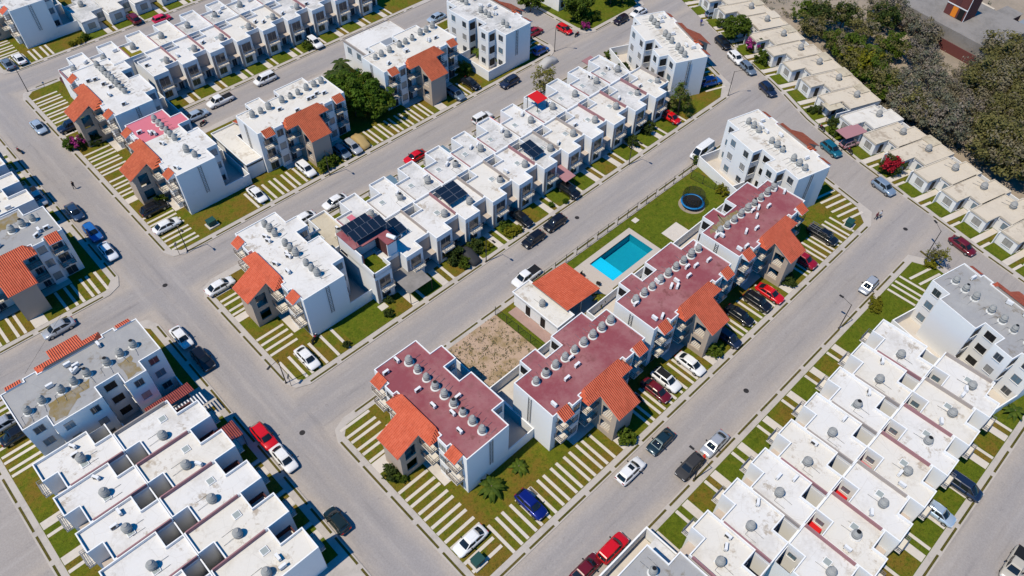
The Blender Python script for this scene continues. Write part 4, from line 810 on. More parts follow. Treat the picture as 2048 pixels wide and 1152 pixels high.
for i, (x, y, w, d, m_, lb) in enumerate(((183, 34.0, 6, 4, 'old_concrete', 'grey sheet shed roof behind the concrete building'), (184, 29.4, 3.5, 3, 'sheet_metal', 'blue grey metal shed roof at the right edge'), (181.5, 39, 5, 5, 'roof_sand', 'pale shed roof beside the brick rooftop room'))):
    s = empty('shed', (x, y, -.05), R(-11)); tag(s, lb, 'shed'); b = MB(); b.box(.2, .2, 0, w-.2, d-.2, 2.3, 'brick'); b.obj('walls', s); b = MB(); slope_quad(b, [(0, 0, 2.3), (w, 0, 2.5), (w, d, 2.5), (0, d, 2.3)], .08, m_, 'metal_grey'); b.obj('roof', s)
b = MB(); b.box(0, 0, 0, .2, 22.5, 2.2, 'brick'); o = b.obj('boundary_wall', None, (164.4, 29.6, -.05), R(-11)); tag(o, 'dark brick wall along the old concrete building', 'wall')
# white and blue house beyond the garden at the very top
h = empty('far_house', (117.6, 104.6, KZ)); tag(h, 'white house with a blue-shaded wall behind the green garden, top centre', 'house')
b = MB(); b.box(0, 0, 0, 17.3, 7, 7.9, 'wall_white'); b.obj('walls', h); b = MB(); parapet(b, [(-.1, -.1), (17.4, -.1), (17.4, 7.1), (-.1, 7.1)], .2, 7.8, 8.2, 'wall_white'); b.face([(0, 0, 7.95), (17.3, 0, 7.95), (17.3, 7, 7.95), (0, 7, 7.95)], 'roof_white'); b.obj('roof', h)
for x in (1.2, 3.0): window(h, x, 0, .6, 1.0, 1.4, 0, 'dark')

# ------------------------------------------------------------------ street furniture
def lamp_mesh():
    p = MB(); p.cyl(0, 0, [(0, .16), (.12, .16), (.13, .085), (5.4, .05)], 'metal_dark', 8)
    a = MB(); a.tube((0, 0, 5.3), (1.5, 0, 5.75), .035, .03, 'metal_dark'); h = MB(); h.box(1.4, -.13, 5.7, 2.05, .13, 5.82, 'metal_dark'); h.box(1.5, -.1, 5.66, 1.95, .1, 5.695, 'lamp_glass'); return p.mesh('post'), a.mesh('arm'), h.mesh('lamp_head')
LM = lamp_mesh()
LAMPS = [(21.4, 152.6, 90, 'at the top left street corner'), (22.55, 93.9, -90, 'at the left crossing beside the white sedan'), (19.95, 62.5, 200, 'at the rounded corner below the middle left block'), (49.2, 93.75, -90, 'on the upper middle street beside the shrub'), (105.6, 94.3, -60, 'beside the silver covered car'),
    (55.0, 60.4, -90, 'on the pool street near the covered car'), (89.2, 60.35, -90, 'on the pool street at the far end of the row'), (119.3, 60.6, -45, 'at the upper right crossing'), (48.7, 15.45, 90, 'on the front street beside the silver sedan'), (83.5, 15.5, 90, 'on the front street at the townhouse gardens'), (107.0, 13.6, 60, 'at the right crossing near the maroon sedan')]
for x, y, a, w in LAMPS:
    t = empty('street_lamp', (x, y, KZ), R(a)); tag(t, 'tall dark street lamp '+w, 'street lamp', 'street lamps')
    for me, n in zip(LM, ('post', 'arm', 'lamp_head')): put(me, n, t)
b = MB(); b.cyl(0, 0, [(0, .04), (2.6, .04)], 'metal_dark', 6); b.box(-.32, -.03, 2.0, .32, 0, 2.5, 'metal_grey')
for i, (x, y, w) in enumerate(((21.3, 94.1, 'left crossing beside the lamp'), (20.2, 61.6, 'rounded corner below the middle left block'), (106.3, 13.1, 'right crossing beside the lamp'))):
    o = put(b.mesh('street_sign') if i == 0 else o.data, 'street_sign', None, (x, y, KZ), .6); tag(o, 'small street sign on a thin post at the '+w, 'sign', 'street signs')
def tbox(x, y, rz, w):
    t = empty('transformer_box', (x, y, LZ), rz); tag(t, 'dark green transformer box on a concrete plinth '+w, 'transformer box', 'transformer boxes')
    b = MB(); b.box(-.9, -.8, 0, .9, .8, .25, 'pale_concrete'); b.obj('plinth', t); b = MB(); b.box(-.65, -.5, .251, .65, .55, 1.15, 'green_box'); b.box(-.7, -.55, 1.15, .7, .6, 1.22, 'green_box'); b.obj('cabinet', t)
tbox(28.3, 96.4, .05, 'beside the tall blue-shaded end wall'); tbox(103.8, 25.6, .1, 'at the right end of the front lawn'); tbox(22.1, 26.3, 0, 'at the bottom corner of the front lawn')
mh = MB(); mh.cyl(0, 0, [(0, .38), (.008, .38)], 'metal_dark', 14); mm = mh.mesh('manhole')
for i, (px, py, w) in enumerate(((16.6, 89.9, 'in the left crossing'), (17.2, 54.6, 'below the rounded corner'), (72.7, 57.5, 'on the pool street'), (64.6, 18.6, 'on the front street'), (110.2, 18.8, 'near the right crossing'))):
    o = put(mm, 'manhole_cover', None, (px, py, .004)); tag(o, 'round dark manhole cover '+w, 'manhole', 'manhole covers')
b = MB(); b.cyl(0, 0, [(0, .24), (.05, .24), (.06, .2), (.7, .13)], 'hazard_red', 10); o = b.obj('marker_drum', None, (52.3, 16.5, .004)); tag(o, 'small red marker drum between the silver and charcoal cars', 'marker')
# roof access bits, plants in pots on a balcony roof
b = MB(); b.tube((0, 0, 0), (9, 7.5, .2), .012, .012, 'dark', 4); b.tube((9, 7.5, .2), (14.5, 7.0, .6), .012, .012, 'dark', 4)
o = b.obj('overhead_cable', None, (-4.5, 80.5, 7.6)); tag(o, 'thin black cable crossing the street above the grey roofed block', 'cable')

# ------------------------------------------------------------------ cars
CT = {}
def car_meshes(kind):
    """body lofted from cross-sections along x (front = +x); cabin with real panes set just proud of it"""
    if kind in CT: return CT[kind]
    P = dict(sedan=(4.5, 1.78, .92, 1.44, (-1.75, -.95, .55, 1.30)), sport=(4.5, 1.82, .88, 1.36, (-1.85, -.95, .35, 1.15)), hatch=(3.9, 1.70, .92, 1.50, (-1.85, -1.45, .40, 1.15)), suv=(4.4, 1.84, 1.05, 1.64, (-2.05, -1.60, .45, 1.15)),
        wagon=(4.4, 1.76, .95, 1.52, (-2.05, -1.6, .45, 1.2)), jeep=(4.3, 1.82, 1.10, 1.78, (-2.12, -1.95, .35, 1.0)), van=(4.6, 1.84, 1.0, 1.72, (-2.2, -1.85, .75, 1.65)), van2=(5.2, 2.0, 1.15, 2.25, (-2.56, -2.48, 1.35, 2.1)), pickup=(5.2, 1.86, 1.02, 1.72, (-.55, -.35, .95, 1.6)))
    Ln, Wd, zb, zr, (c0, c1, c2, c3) = P[kind]; h, w = Ln/2, Wd/2
    st = [(-h, .55, zb*.72, .80), (-h+.10, .42, zb*.92, .90), (-h+.45, .30, zb*.985, .97), (-h*.55, .26, zb, 1.0), (0, .25, zb, 1.0), (h*.42, .26, zb*.985, 1.0), (h-.75, .28, zb*.93, .985), (h-.35, .32, zb*.86, .95), (h-.08, .42, zb*.74, .84), (h, .52, zb*.62, .72)]
    b = MB(); vs, n = [], 9
    for x, z0, z1, k in st:
        q = w*k; zm = z0+(z1-z0)*.55
        vs += [(x, -q*.93, z0), (x, -q, zm*.9), (x, -q*.985, zm), (x, -q*.93, z1-.05), (x, -q*.80, z1), (x, q*.80, z1), (x, q*.93, z1-.05), (x, q*.985, zm), (x, q, zm*.9), (x, q*.93, z0)]
    n = 10; fs = [(i*n+j, i*n+(j+1) % n, (i+1)*n+(j+1) % n, (i+1)*n+j) for i in range(len(st)-1) for j in range(n)]
    b.raw(vs, [tuple(reversed(f)) for f in fs]+[tuple(range(n)), tuple(reversed(range((len(st)-1)*n, len(st)*n)))], 'paint_white', True)
    wb, wt = w*.86, w*.70
    low = [(c0, -wb*.93), (c3, -wb*.93), (c3, wb*.93), (c0, wb*.93)]; zt = zr
    A = [(c0, -wb*.92, zb-.03), (c0+(c3-c0)*.5, -wb, zb-.03), (c3, -wb*.92, zb-.03), (c3, wb*.92, zb-.03), (c0+(c3-c0)*.5, wb, zb-.03), (c0, wb*.92, zb-.03)]
    B = [(c1, -wt*.94, zt-.06), (c1+(c2-c1)*.5, -wt, zt-.04), (c2, -wt*.94, zt-.06), (c2, wt*.94, zt-.06), (c1+(c2-c1)*.5, wt, zt-.04), (c1, wt*.94, zt-.06)]
    C = [(c1+.12, -wt*.8, zt), (c1+(c2-c1)*.5, -wt*.84, zt+.02), (c2-.14, -wt*.8, zt), (c2-.14, wt*.8, zt), (c1+(c2-c1)*.5, wt*.84, zt+.02), (c1+.12, wt*.8, zt)]
    b.raw(A+B+C, [(i, (i+1) % 6, 6+(i+1) % 6, 6+i) for i in range(6)]+[(6+i, 6+(i+1) % 6, 12+(i+1) % 6, 12+i) for i in range(6)]+[(12, 13, 14, 15, 16, 17)], 'paint_white')
    if kind == 'pickup':
        b.box(-h+.12, -w*.78, zb-.02, -.7, w*.78, zb+.012, 'dark')
    else: b.raw([(c1+.25, -wt*.45, zt+.026), (c2-.35, -wt*.45, zt+.026), (c2-.35, wt*.45, zt+.026), (c1+.25, wt*.45, zt+.026)], [(0, 1, 2, 3)], 'paint_white')
    out = {'body': b.mesh('body')}
    def lerp(p, q, t): return tuple(p[i]+(q[i]-p[i])*t for i in range(3))
    def pane(p00, p10, p11, p01, m=(.07, .10, .07, .10), off=.012, cv=1.0):
        l, bo, r_, to = m; q = lambda u, v: lerp(lerp(p00, p10, u), lerp(p01, p11, u), v)
        nn = (Vector(q(1-r_, bo))-Vector(q(l, bo))).cross(Vector(q(l, 1-to))-Vector(q(l, bo))).normalized(); nu, nv = 8, 3; vs_ = []
        for iv in range(nv+1):
            for iu in range(nu+1):
                s_, t_ = iu/nu, iv/nv; p = Vector(q(l+(1-r_-l)*s_, bo+(1-to-bo)*t_)); vs_.append(p+nn*(off+cv*.11*(1-(2*s_-1)**2)+cv*.03*(1-(2*t_-1)**2)))
        mb = MB(); mb.raw(vs_, [(iv*(nu+1)+iu, iv*(nu+1)+iu+1, (iv+1)*(nu+1)+iu+1, (iv+1)*(nu+1)+iu) for iv in range(nv) for iu in range(nu)], 'car_glass', True); return mb
    out['windshield'] = pane(A[2], A[3], B[3], B[2]).mesh('windshield'); out['rear_window'] = pane(A[5], A[0], B[0], B[5]).mesh('rear_window')
    k = 0
    for nm, (i, j) in (('sideL0', (0, 1)), ('sideL1', (1, 2)), ('sideR0', (4, 5)), ('sideR1', (3, 4))):
        if kind == 'van2' and nm.endswith('0'): continue
        out[nm] = pane(A[i], A[j], B[j], B[i], (.08, .12, .06, .10), .012, .25).mesh('side_window')
    wl = MB(); r = .33 if kind not in ('jeep', 'pickup', 'suv') else .37
    wl.raw([(r*math.cos(a*math.pi/7), y, r*math.sin(a*math.pi/7)) for y in (-.11, .11) for a in range(14)], [(i, (i+1) % 14, 14+(i+1) % 14, 14+i) for i in range(14)]+[tuple(range(14)), tuple(reversed(range(14, 28)))], 'rubber')
    rr = r*.6; wl.raw([(rr*math.cos(a*math.pi/5), y, rr*math.sin(a*math.pi/5)) for y in (-.115, .115) for a in range(10)], [tuple(range(10)), tuple(reversed(range(10, 20)))], 'rim')
    out['wheel'] = wl.mesh('wheel'); out['geo'] = (h, w, zb, r)
    hl = MB(); hl.box(-.10, -.17, -.06, .06, .17, .07, 'lamp_glass'); out['headlight'] = hl.mesh('headlight'); tl = MB(); tl.box(-.05, -.16, -.08, .09, .16, .08, 'tail_red'); out['taillight'] = tl.mesh('taillight')
    mi = MB(); mi.box(-.07, -.10, -.06, .07, .10, .07, 'dark'); out['mirror'] = mi.mesh('mirror')
    CT[kind] = out; return out
def cover_mesh(matn):
    st = [(-2.2, .15, .45, .55), (-2.05, .0, .85, .82), (-1.4, .0, 1.05, .93), (-.8, 0, 1.42, .95), (.3, 0, 1.46, .96), (1.1, 0, 1.0, .95), (1.9, 0, .82, .88), (2.2, .15, .45, .6)]
    b = MB(); vs = []
    for x, z0, z1, q in st: vs += [(x, -q, z0+.06), (x, -q*.98, z1*.55), (x, -q*.80, z1*.93), (x, -q*.4, z1), (x, q*.4, z1), (x, q*.80, z1*.93), (x, q*.98, z1*.55), (x, q, z0+.06)]
    rr = random.Random(len(matn)); vs = [(x+rr.uniform(-.04, .04), y+rr.uniform(-.04, .04), z+rr.uniform(-.03, .03)) for x, y, z in vs]
    n = 8; b.raw(vs, [tuple(reversed((i*n+j, i*n+j+1, (i+1)*n+j+1, (i+1)*n+j))) for i in range(len(st)-1) for j in range(n-1)]+[tuple(range(n)), tuple(reversed(range((len(st)-1)*n, len(st)*n)))], matn, True); return b.mesh('car_cover')
def car(x, y, a, kind, colr, label):
    if kind == 'cover':
        o = put(cover_mesh('paint_'+colr), 'covered_car', None, (x, y, .004 if colr == 'coversilver' else PZ), R(a)); tag(o, label, 'covered car'); return
    g = car_meshes(kind); h, w, zb, r = g['geo']; t = empty('parked_car' if kind != 'pickup' else 'pickup_truck', (x, y, zof(x, y)), R(a)); tag(t, label, {'pickup': 'pickup', 'van': 'van', 'van2': 'van'}.get(kind, 'car'), 'cars parked about the estate')
    bo = put(g['body'], 'body', t); recolour(bo, 0, 'paint_'+colr)
    put(g['windshield'], 'windshield', t); put(g['rear_window'], 'rear_window', t)
    for k in ('sideL0', 'sideL1', 'sideR0', 'sideR1'):
        if k in g: put(g[k], 'side_window', t)
    for sx in (h*.60, -h*.60):
        for sy in (-1, 1): put(g['wheel'], 'wheel', t, (sx, sy*(w-.12), r))
    for sy in (-1, 1):
        put(g['headlight'], 'headlight', t, (h-.10, sy*w*.60, zb*.66)); put(g['taillight'], 'taillight', t, (-h+.06, sy*w*.64, zb*.80)); put(g['mirror'], 'mirror', t, (h*.26, sy*(w+.06), zb+.02))
    return t
def zof(x, y):
    if 12.4 < x < 19.6 or (near(y) < x < curve_at(y)[0]+.5) or 15.7 < y < 23 or 52.8 < y < 60.1 or 86.3 < y < 93.6 and x > -40 or (119.8 < y < 127 and x > 38.3) or 153.3 < y < 160.6 or y < -10.7 or (107 < x < 114.5 and y > 93): return .004
    return PZ
for c_ in [
(22.07,163.44,90,'sedan','slate','steel blue sedan on the lawn strips at the upper left edge of the picture'),
(24.40,163.69,90,'sedan','white','white sedan on the lawn strips beside the tall blue-shaded end wall, top left'),
(18.35,139.74,-90,'sedan','ice','pale blue sedan parked alone on the left street near the top'),
(22.52,135.88,180,'suv','navy','navy car half under the tiled porch of the upper left block'),
(47.89,162.68,90,'suv','maroon','maroon car in the shaded drive of a bungalow at the top'),
(52.32,158.93,0,'hatch','pink','bright pink red small car at the kerb near the top edge'),
(46.29,124.69,180,'pickup','white','white pickup truck on the dead end street, upper left'),
(40.83,123.62,0,'sedan','ice','pale silver sedan at the closed end of the dead end street'),
(70.66,129.23,-90,'suv','white','white car in a townhouse drive on the far side of the dead end street'),
(56.27,125.03,180,'van','white','white people carrier on the dead end street'),
(95.65,119.99,180,'sedan','ice','pale blue sedan near the top, left of the tall white block'),
(46.79,97.11,-90,'suv','white','white car on the strips before the block with two tiled roofs'),
(54.08,96.77,-90,'hatch','slate','blue grey hatchback beside the shrub and stair tower'),
(56.26,96.64,-90,'wagon','silver','silver wagon parked beside the tan covered car'),
(80.21,96.25,-90,'wagon','slate','blue grey wagon beside the stair tower of the upper middle block'),
(84.65,96.88,-90,'sedan','black','black sedan on the lawn near the tall white block'),
(90.59,92.10,180,'suv','navy','navy car parked on the street below the tall white block'),
(62.70,87.09,180,'sport','red','bright red sports car on the upper middle street'),
(78.90,87.20,0,'jeep','white','white boxy jeep on the upper middle street'),
(107.04,101.71,0,'suv','crimson','dark red car behind the shaded end of the tall white block'),
(103.01,95.82,0,'hatch','blue','blue car with open rear window by the shaded white end wall'),
(112.68,98.17,-90,'hatch','red','red hatchback beside the round green tree near the top'),
(124.53,92.56,180,'hatch','darkplum','very dark small car with a silver sunshade near the top'),
(129.76,92.01,180,'sedan','white','white sedan near the top behind the dark small car'),
(141.33,80.34,-23,'hatch','slate','blue grey car in the front garden of the top right bungalow'),
(133.24,71.99,248,'suv','black','black car on the curved street near the top right'),
(130.56,66.83,248,'suv','white','white car with dark roof on the curved street'),
(129.34,63.06,248,'wagon','slate','blue grey car parked behind the white one on the curved street'),
(126.00,56.09,248,'suv','navy','very dark blue car alone on the curved street'),
(119.82,65.21,-22,'suv','blue','deep blue car in the shadow of the tall white block, top right'),
(104.74,63.32,-90,'hatch','red','red hatchback under the conifer at the end of the townhouse row'),
(100.92,53.31,180,'van2','white','white panel van at the end of the pool street'),
(75.94,62.43,-90,'suv','black','black car on the drive under the mauve awning'),
(118.82,37.86,253,'suv','teal','teal car on the curved street beside the white block'),
(122.65,36.45,-17,'hatch','pinkgrey','dusty pink small car under the mauve carport roof'),
(116.31,26.22,257,'suv','slateblue','pale blue car near the red flowering bush on the curved street'),
(13.54,113.82,-90,'sedan','navyblue','dark blue sedan, upper one of three cars below the left block'),
(13.59,107.19,-90,'suv','blue','bright blue car, middle one of three at the left kerb'),
(13.49,101.74,-90,'sedan','icewhite','pale car, lowest of three at the left kerb in part shade'),
(23.19,105.62,0,'suv','black','black car in deep shade under the stair tower, left'),
(22.75,100.63,0,'sedan','white','white sedan on strips by the upper left street corner'),
(22.31,83.46,0,'sedan','white','white sedan beside the orange porch at the middle left corner'),
(1.68,92.13,180,'sedan','silver','silver sedan on the street above the grey roofed block'),
(13.47,78.81,-90,'sedan','white','white sedan half in shade on the left street'),
(13.73,73.33,-90,'suv','black','black car fully in the shadow of the grey roofed block'),
(10.57,121.15,-90,'pickup','silver','silver truck squeezed beside a townhouse at the left edge'),
(37.24,97.30,-90,'sedan','white','white sedan at the end of the strips beside the blue-shaded wall'),
(45.68,87.10,180,'sedan','white','white sedan on the upper middle street behind the townhouses'),
(39.48,87.20,180,'sedan','white','white car almost hidden behind the middle left block'),
(53.63,62.96,-90,'cover','charcoal','car under a charcoal cover in a townhouse drive'),
(24.24,63.64,-90,'sedan','white','white sedan on strips at the corner before the middle left block'),
(65.39,63.15,-90,'sedan','black','black sedan in a townhouse drive above two black street cars'),
(68.63,58.69,180,'suv','black','black car, right one of two on the pool street'),
(63.50,58.51,180,'wagon','black','black car, left one of two on the pool street'),
(57.05,53.59,180,'pickup','white','white pickup truck beside the orange roofed clubhouse'),
(81.34,26.09,-90,'sport','red','bright red sedan among the cars before the red roofed blocks'),
(78.55,26.43,-90,'suv','black','black car next to the bright red sedan'),
(74.42,26.77,-90,'sedan','black','glossy black sedan on strips left of another black car'),
(69.79,25.33,-90,'hatch','navy','navy car in shadow beside the stair tower and shrub'),
(62.18,26.40,-90,'sedan','white','white sedan, right one of two white cars before the red roofs'),
(57.52,27.02,-90,'suv','whiteblk','white car with black roof next to a maroon one'),
(55.25,26.94,-90,'sedan','maroon','maroon sedan in shade beside the white black-roofed car'),
(98.10,27.22,-90,'pickup','black','black pickup truck with a rack of ladders on its bed'),
(91.10,26.38,-90,'suv','crimson','dark red car under the right tiled porch'),
(93.78,16.60,180,'hatch','silver','silver hatchback alone on the front street, right'),
(112.66,10.51,257,'sedan','maroon','maroon sedan at the kerb of the right bungalows'),
(-9.60,81.48,0,'hatch','silver','silver car cut by the left edge of the picture'),
(-9.01,78.80,0,'sedan','black','black car beside the grey roofed block at the left edge'),
(13.25,57.08,-90,'suv','red','bright red car on the left street before a white sedan'),
(13.35,52.77,-90,'sedan','white','white sedan on the left street just below the red car'),
(13.35,41.42,90,'hatch','darkgreen','very dark green car alone on the left street'),
(23.10,28.66,180,'sedan','white','white sedan on the lawn strips near the bottom corner'),
(49.61,21.56,180,'sedan','petrol','dark petrol blue sedan driving on the front street'),
(54.43,16.59,180,'sedan','silver','silver sedan at the kerb below the lamp post'),
(49.47,16.81,180,'suv','charcoal','charcoal car at the kerb in front of the silver sedan'),
(43.57,21.57,0,'suv','white','white car with sunroof on the front street'),
(31.38,26.95,-90,'suv','royal','royal blue car parked on the front lawn strips'),
(34.52,16.60,0,'jeep','red','red boxy off-roader at the kerb near the bottom'),
(30.34,17.11,0,'sedan','maroon','maroon sedan at the bottom edge behind the red off-roader'),
(71.96,-8.34,-90,'van','navy','dark blue people carrier in a drive, lower right'),
(66.41,-7.58,-90,'sedan','ice','silver blue sedan in a drive, lower right'),
(66.86,-16.98,180,'pickup','sand','sand coloured truck cut by the lower right corner'),
(58.25,97.10,-90,'cover','tan','car under a tan fabric cover on the lawn strips'),
(101.34,91.91,0,'cover','coversilver','car under a silver cover on the upper middle street'),
]: car(*c_)
t = [o for o in COL.objects if o.get('label', '').startswith('black pickup truck')][0]
b = MB()
for y in (-.7, -.25, .2, .65): b.box(-2.5, y, 1.5, 1.4, y+.07, 1.57, 'metal_grey')
for x in (-2.3, -1.5, -.7, .1, .9): b.box(x, -.75, 1.44, x+.06, .78, 1.5, 'metal_grey')
for x in (-2.3, -.75): 
    for y in (-.72, .68): b.box(x, y, .9, x+.05, y+.05, 1.44, 'metal_grey')
b.obj('ladder_rack', t)
t = [o for o in COL.objects if o.get('label', '').startswith('white car with black roof')][0]
b = MB(); b.box(-1.5, -.55, 1.667, .3, .55, 1.675, 'dark'); b.obj('roof_panel', t)
t = [o for o in COL.objects if o.get('label', '').startswith('white car with sunroof')][0]
b = MB(); b.box(-.3, -.4, 1.667, .25, .4, 1.675, 'car_glass'); b.obj('sunroof', t)

# ------------------------------------------------------------------ motorbikes and people
def moto_parts():
    w = MB(); n = 12
    for q, m_ in ((.29, 'rubber'), (.17, 'rim')):
        e = .05 if q > .2 else .055; w.raw([(q*math.cos(2*math.pi*i/n), y, q*math.sin(2*math.pi*i/n)) for y in (-e, e) for i in range(n)], [(i, (i+1) % n, n+(i+1) % n, n+i) for i in range(n)]+[tuple(range(n)), tuple(reversed(range(n, 2*n)))], m_)
    f = MB(); f.tube((-.6, 0, .3), (.1, 0, .45), .06, .09, 'metal_dark'); f.tube((.1, 0, .45), (.55, 0, .8), .06, .05, 'metal_dark'); f.tube((.62, 0, .29), (.45, 0, .95), .035, .035, 'metal_grey'); f.box(-.2, -.16, .28, .25, .16, .55, 'metal_dark')
    k = MB(); k.cyl(.22, 0, [(.62, .12), (.72, .17), (.82, .14), (.85, .05)], 'paint_crimson', 10)
    s = MB(); s.box(-.7, -.12, .70, .05, .12, .80, 'dark'); s.box(-.72, -.08, .6, -.1, .08, .7, 'metal_dark')
    hb = MB(); hb.tube((.42, -.36, 1.0), (.42, .36, 1.0), .022, .022, 'metal_dark'); hb.cyl(.55, 0, [(.78, .07), (.92, .09)], 'lamp_glass', 8)
    return [(w.mesh('wheel'), 'wheel', (-.62, 0, .29)), (w.mesh('wheel'), 'wheel', (.62, 0, .29)), (f.mesh('frame'), 'frame', (0, 0, 0)), (k.mesh('fuel_tank'), 'fuel_tank', (0, 0, 0)), (s.mesh('seat'), 'seat', (0, 0, 0)), (hb.mesh('handlebar'), 'handlebar', (0, 0, 0))]
MP = moto_parts()
for x, y, a, w in ((40.6, 121.0, 20, 'on the dead end street behind the silver sedan'), (13.2, 135.6, 100, 'at the left kerb near the top'), (113.4, 95.2, 10, 'beside the red hatchback near the top'), (123.2, 42.4, 70, 'standing on the pavement of the curved street'), (121.0, 35.4, 65, 'on the pavement right of the teal car'), (52.7, 27.9, 85, 'parked in shadow beside the maroon sedan'), (26.9, 65.8, 30, 'under a dark cover at the corner of the middle left block'), (99.1, 9.9, 20, 'black, beside the grey roofed block at the right edge')):
    t = empty('motorbike', (x, y, PZ if x not in (40.6, 13.2, 113.4) else .004), R(a)); tag(t, 'dark motorbike '+w, 'motorbike', 'motorbikes')
    for me, n, l in MP: put(me, n, t, l)
def person(x, y, a, top, bottom, label, stride=.18):
    """one skinned body in mid-step; clothing colours by height"""
    J = dict(pel=(0, 0, .95), che=(0.02, 0, 1.30), nek=(.02, 0, 1.47), hd=(.04, 0, 1.60), top=(.03, 0, 1.72), lh=(0, .10, .90), lk=(.10+stride*.3, .10, .50), la=(stride, .10, .09), lf=(stride+.17, .11, .05), rh=(0, -.10, .90), rk=(.04, -.10, .50), ra=(-stride, -.10, .10), rf=(-stride+.16, -.11, .05),
        ls=(.02, .19, 1.40), lE=(-.04, .25, 1.13), lw=(.08, .26, .90), lhd=(.12, .26, .82), rs=(.02, -.19, 1.40), rE=(-.02, -.25, 1.13), rw=(.14, -.24, .92), rhd=(.19, -.24, .86))
    rad = dict(pel=.15, che=.16, nek=.065, hd=.105, top=.07, lh=.095, lk=.062, la=.042, lf=.04, rh=.095, rk=.062, ra=.042, rf=.04, ls=.065, lE=.045, lw=.033, lhd=.032, rs=.065, rE=.045, rw=.033, rhd=.032)
    K = list(J); E = [('pel', 'che'), ('che', 'nek'), ('nek', 'hd'), ('hd', 'top'), ('pel', 'lh'), ('lh', 'lk'), ('lk', 'la'), ('la', 'lf'), ('pel', 'rh'), ('rh', 'rk'), ('rk', 'ra'), ('ra', 'rf'), ('che', 'ls'), ('ls', 'lE'), ('lE', 'lw'), ('lw', 'lhd'), ('che', 'rs'), ('rs', 'rE'), ('rE', 'rw'), ('rw', 'rhd')]
    me = bpy.data.meshes.new('person'); me.from_pydata([J[k] for k in K], [(K.index(p), K.index(q)) for p, q in E], []); o = put(me, 'person', None, (x, y, .006), R(a)); tag(o, label, 'person')
    m = o.modifiers.new('skin', 'SKIN'); sv = me.skin_vertices[0].data
    for i, k in enumerate(K): sv[i].radius = (rad[k], rad[k]); sv[i].use_root = (k == 'pel')
    m.use_smooth_shade = True; o.modifiers.new('sub', 'SUBSURF').levels = 1
    pm = mat('person_'+top+bottom, (1, 1, 1), .8); sp = N(pm, 'ShaderNodeSeparateXYZ'); L(pm, objc(pm), sp.inputs[0]); z_ = sp.outputs[2]
    cc = lambda n: tuple(MATS[n].node_tree.nodes['Principled BSDF'].inputs['Base Color'].default_value)[:3]
    sw = lambda t_: mth(pm, 'GREATER_THAN', z_, t_)
    col = mix(pm, sw(.06), cc('dark'), cc(bottom)); col = mix(pm, sw(.93), col, cc(top)); col = mix(pm, sw(1.47), col, cc('skin')); col = mix(pm, sw(1.64), col, cc('hair')); setcol(pm, col); me.materials.append(pm)
person(136.3, 79.9, 200, 'cloth_blue', 'cloth_dark', 'person in a blue top walking on the curved street near the top')
person(108.6, 23.4, 250, 'cloth_plum', 'cloth_dark', 'person in dark clothes walking at the right crossing, left of two')
person(109.4, 23.2, 250, 'cloth_white', 'cloth_dark', 'person in a pale top walking at the right crossing, right of two')
person(16.1, 119.8, 120, 'cloth_dark', 'cloth_dark', 'person in black walking alone up the left street')

# ------------------------------------------------------------------ plants
def crown_mesh(seed, rx, rz, ncl, per, s, leaf, lump=.30, extra=None, hollow=.35):
    q = random.Random(seed); b = MB(); cl = []
    for i in range(ncl):
        while True:
            v = Vector((q.uniform(-1, 1), q.uniform(-1, 1), q.uniform(-1, 1)))
            if hollow < v.length < 1 and (v.z > -.75): break
        v *= 1+q.uniform(-.12, .18); cl.append((Vector((v.x*rx, v.y*rx, v.z*rz)), rx*lump*q.uniform(.55, 1.25), q.random()))
    for c, r, k in cl:
        m_ = extra[0] if extra and q.random() < extra[1] and c.z > -.2*rz else leaf
        for j in range(per):
            d = Vector((q.gauss(0, 1), q.gauss(0, 1), q.gauss(0, 1))).normalized()*r*q.random()**.4
            p = c+d; p.z = c.z+d.z*.75; n = (d+Vector((q.gauss(0, .5), q.gauss(0, .5), .55+q.gauss(0, .5)))).normalized(); u = n.orthogonal().normalized(); u.rotate(Matrix.Rotation(q.uniform(0, 6.28), 3, n)); w = n.cross(u)
            a, e = s*q.uniform(.6, 1.3), s*q.uniform(.35, .7); b.raw([p-u*a, p-w*e+n*.02, p+u*a, p+w*e+n*.02], [(0, 1, 2, 3)], m_)
    return b.mesh('crown')
def trunk_mesh(seed, h, r, rx):
    q = random.Random(seed); b = MB(); top = (q.uniform(-.2, .2), q.uniform(-.2, .2), h); b.tube((0, 0, -.1), top, r, r*.6, 'bark', 8)
    for i in range(6):
        a = i*1.05+q.uniform(-.3, .3); e = (top[0]+rx*.65*math.cos(a), top[1]+rx*.65*math.sin(a), h+rx*q.uniform(.3, .9)); mid = (top[0]+rx*.25*math.cos(a), top[1]+rx*.25*math.sin(a), h+rx*.2); b.tube((top[0]*.9, top[1]*.9, h*.8), mid, r*.45, r*.3, 'bark', 5); b.tube(mid, e, r*.3, r*.1, 'bark', 5)
    return b.mesh('trunk')
def tree(name, x, y, h, rx, rz, label, cat, cm, tm=None, group=None, z0=KZ, sc=1.0, rz_=None):
    t = empty(name, (x, y, z0), random.uniform(0, 6.28) if rz_ is None else rz_); t.scale = (sc, sc, sc*random.uniform(.9, 1.12)); tag(t, label, cat, group)
    if tm: put(tm, 'trunk', t)
    put(cm, 'crown', t, (0, 0, h+rz*.8)); return t
VAR = {}
def variants(key, leaf, rx, rz, h, ncl, per, s, n=3, extra=None, r=.16, hollow=.35):
    VAR[key] = [(crown_mesh(sum(map(ord, key))*7+i*13, rx, rz, ncl, per, s, leaf, .30, extra, hollow), trunk_mesh(i+5, h, r, rx)) for i in range(n)], h, rx, rz
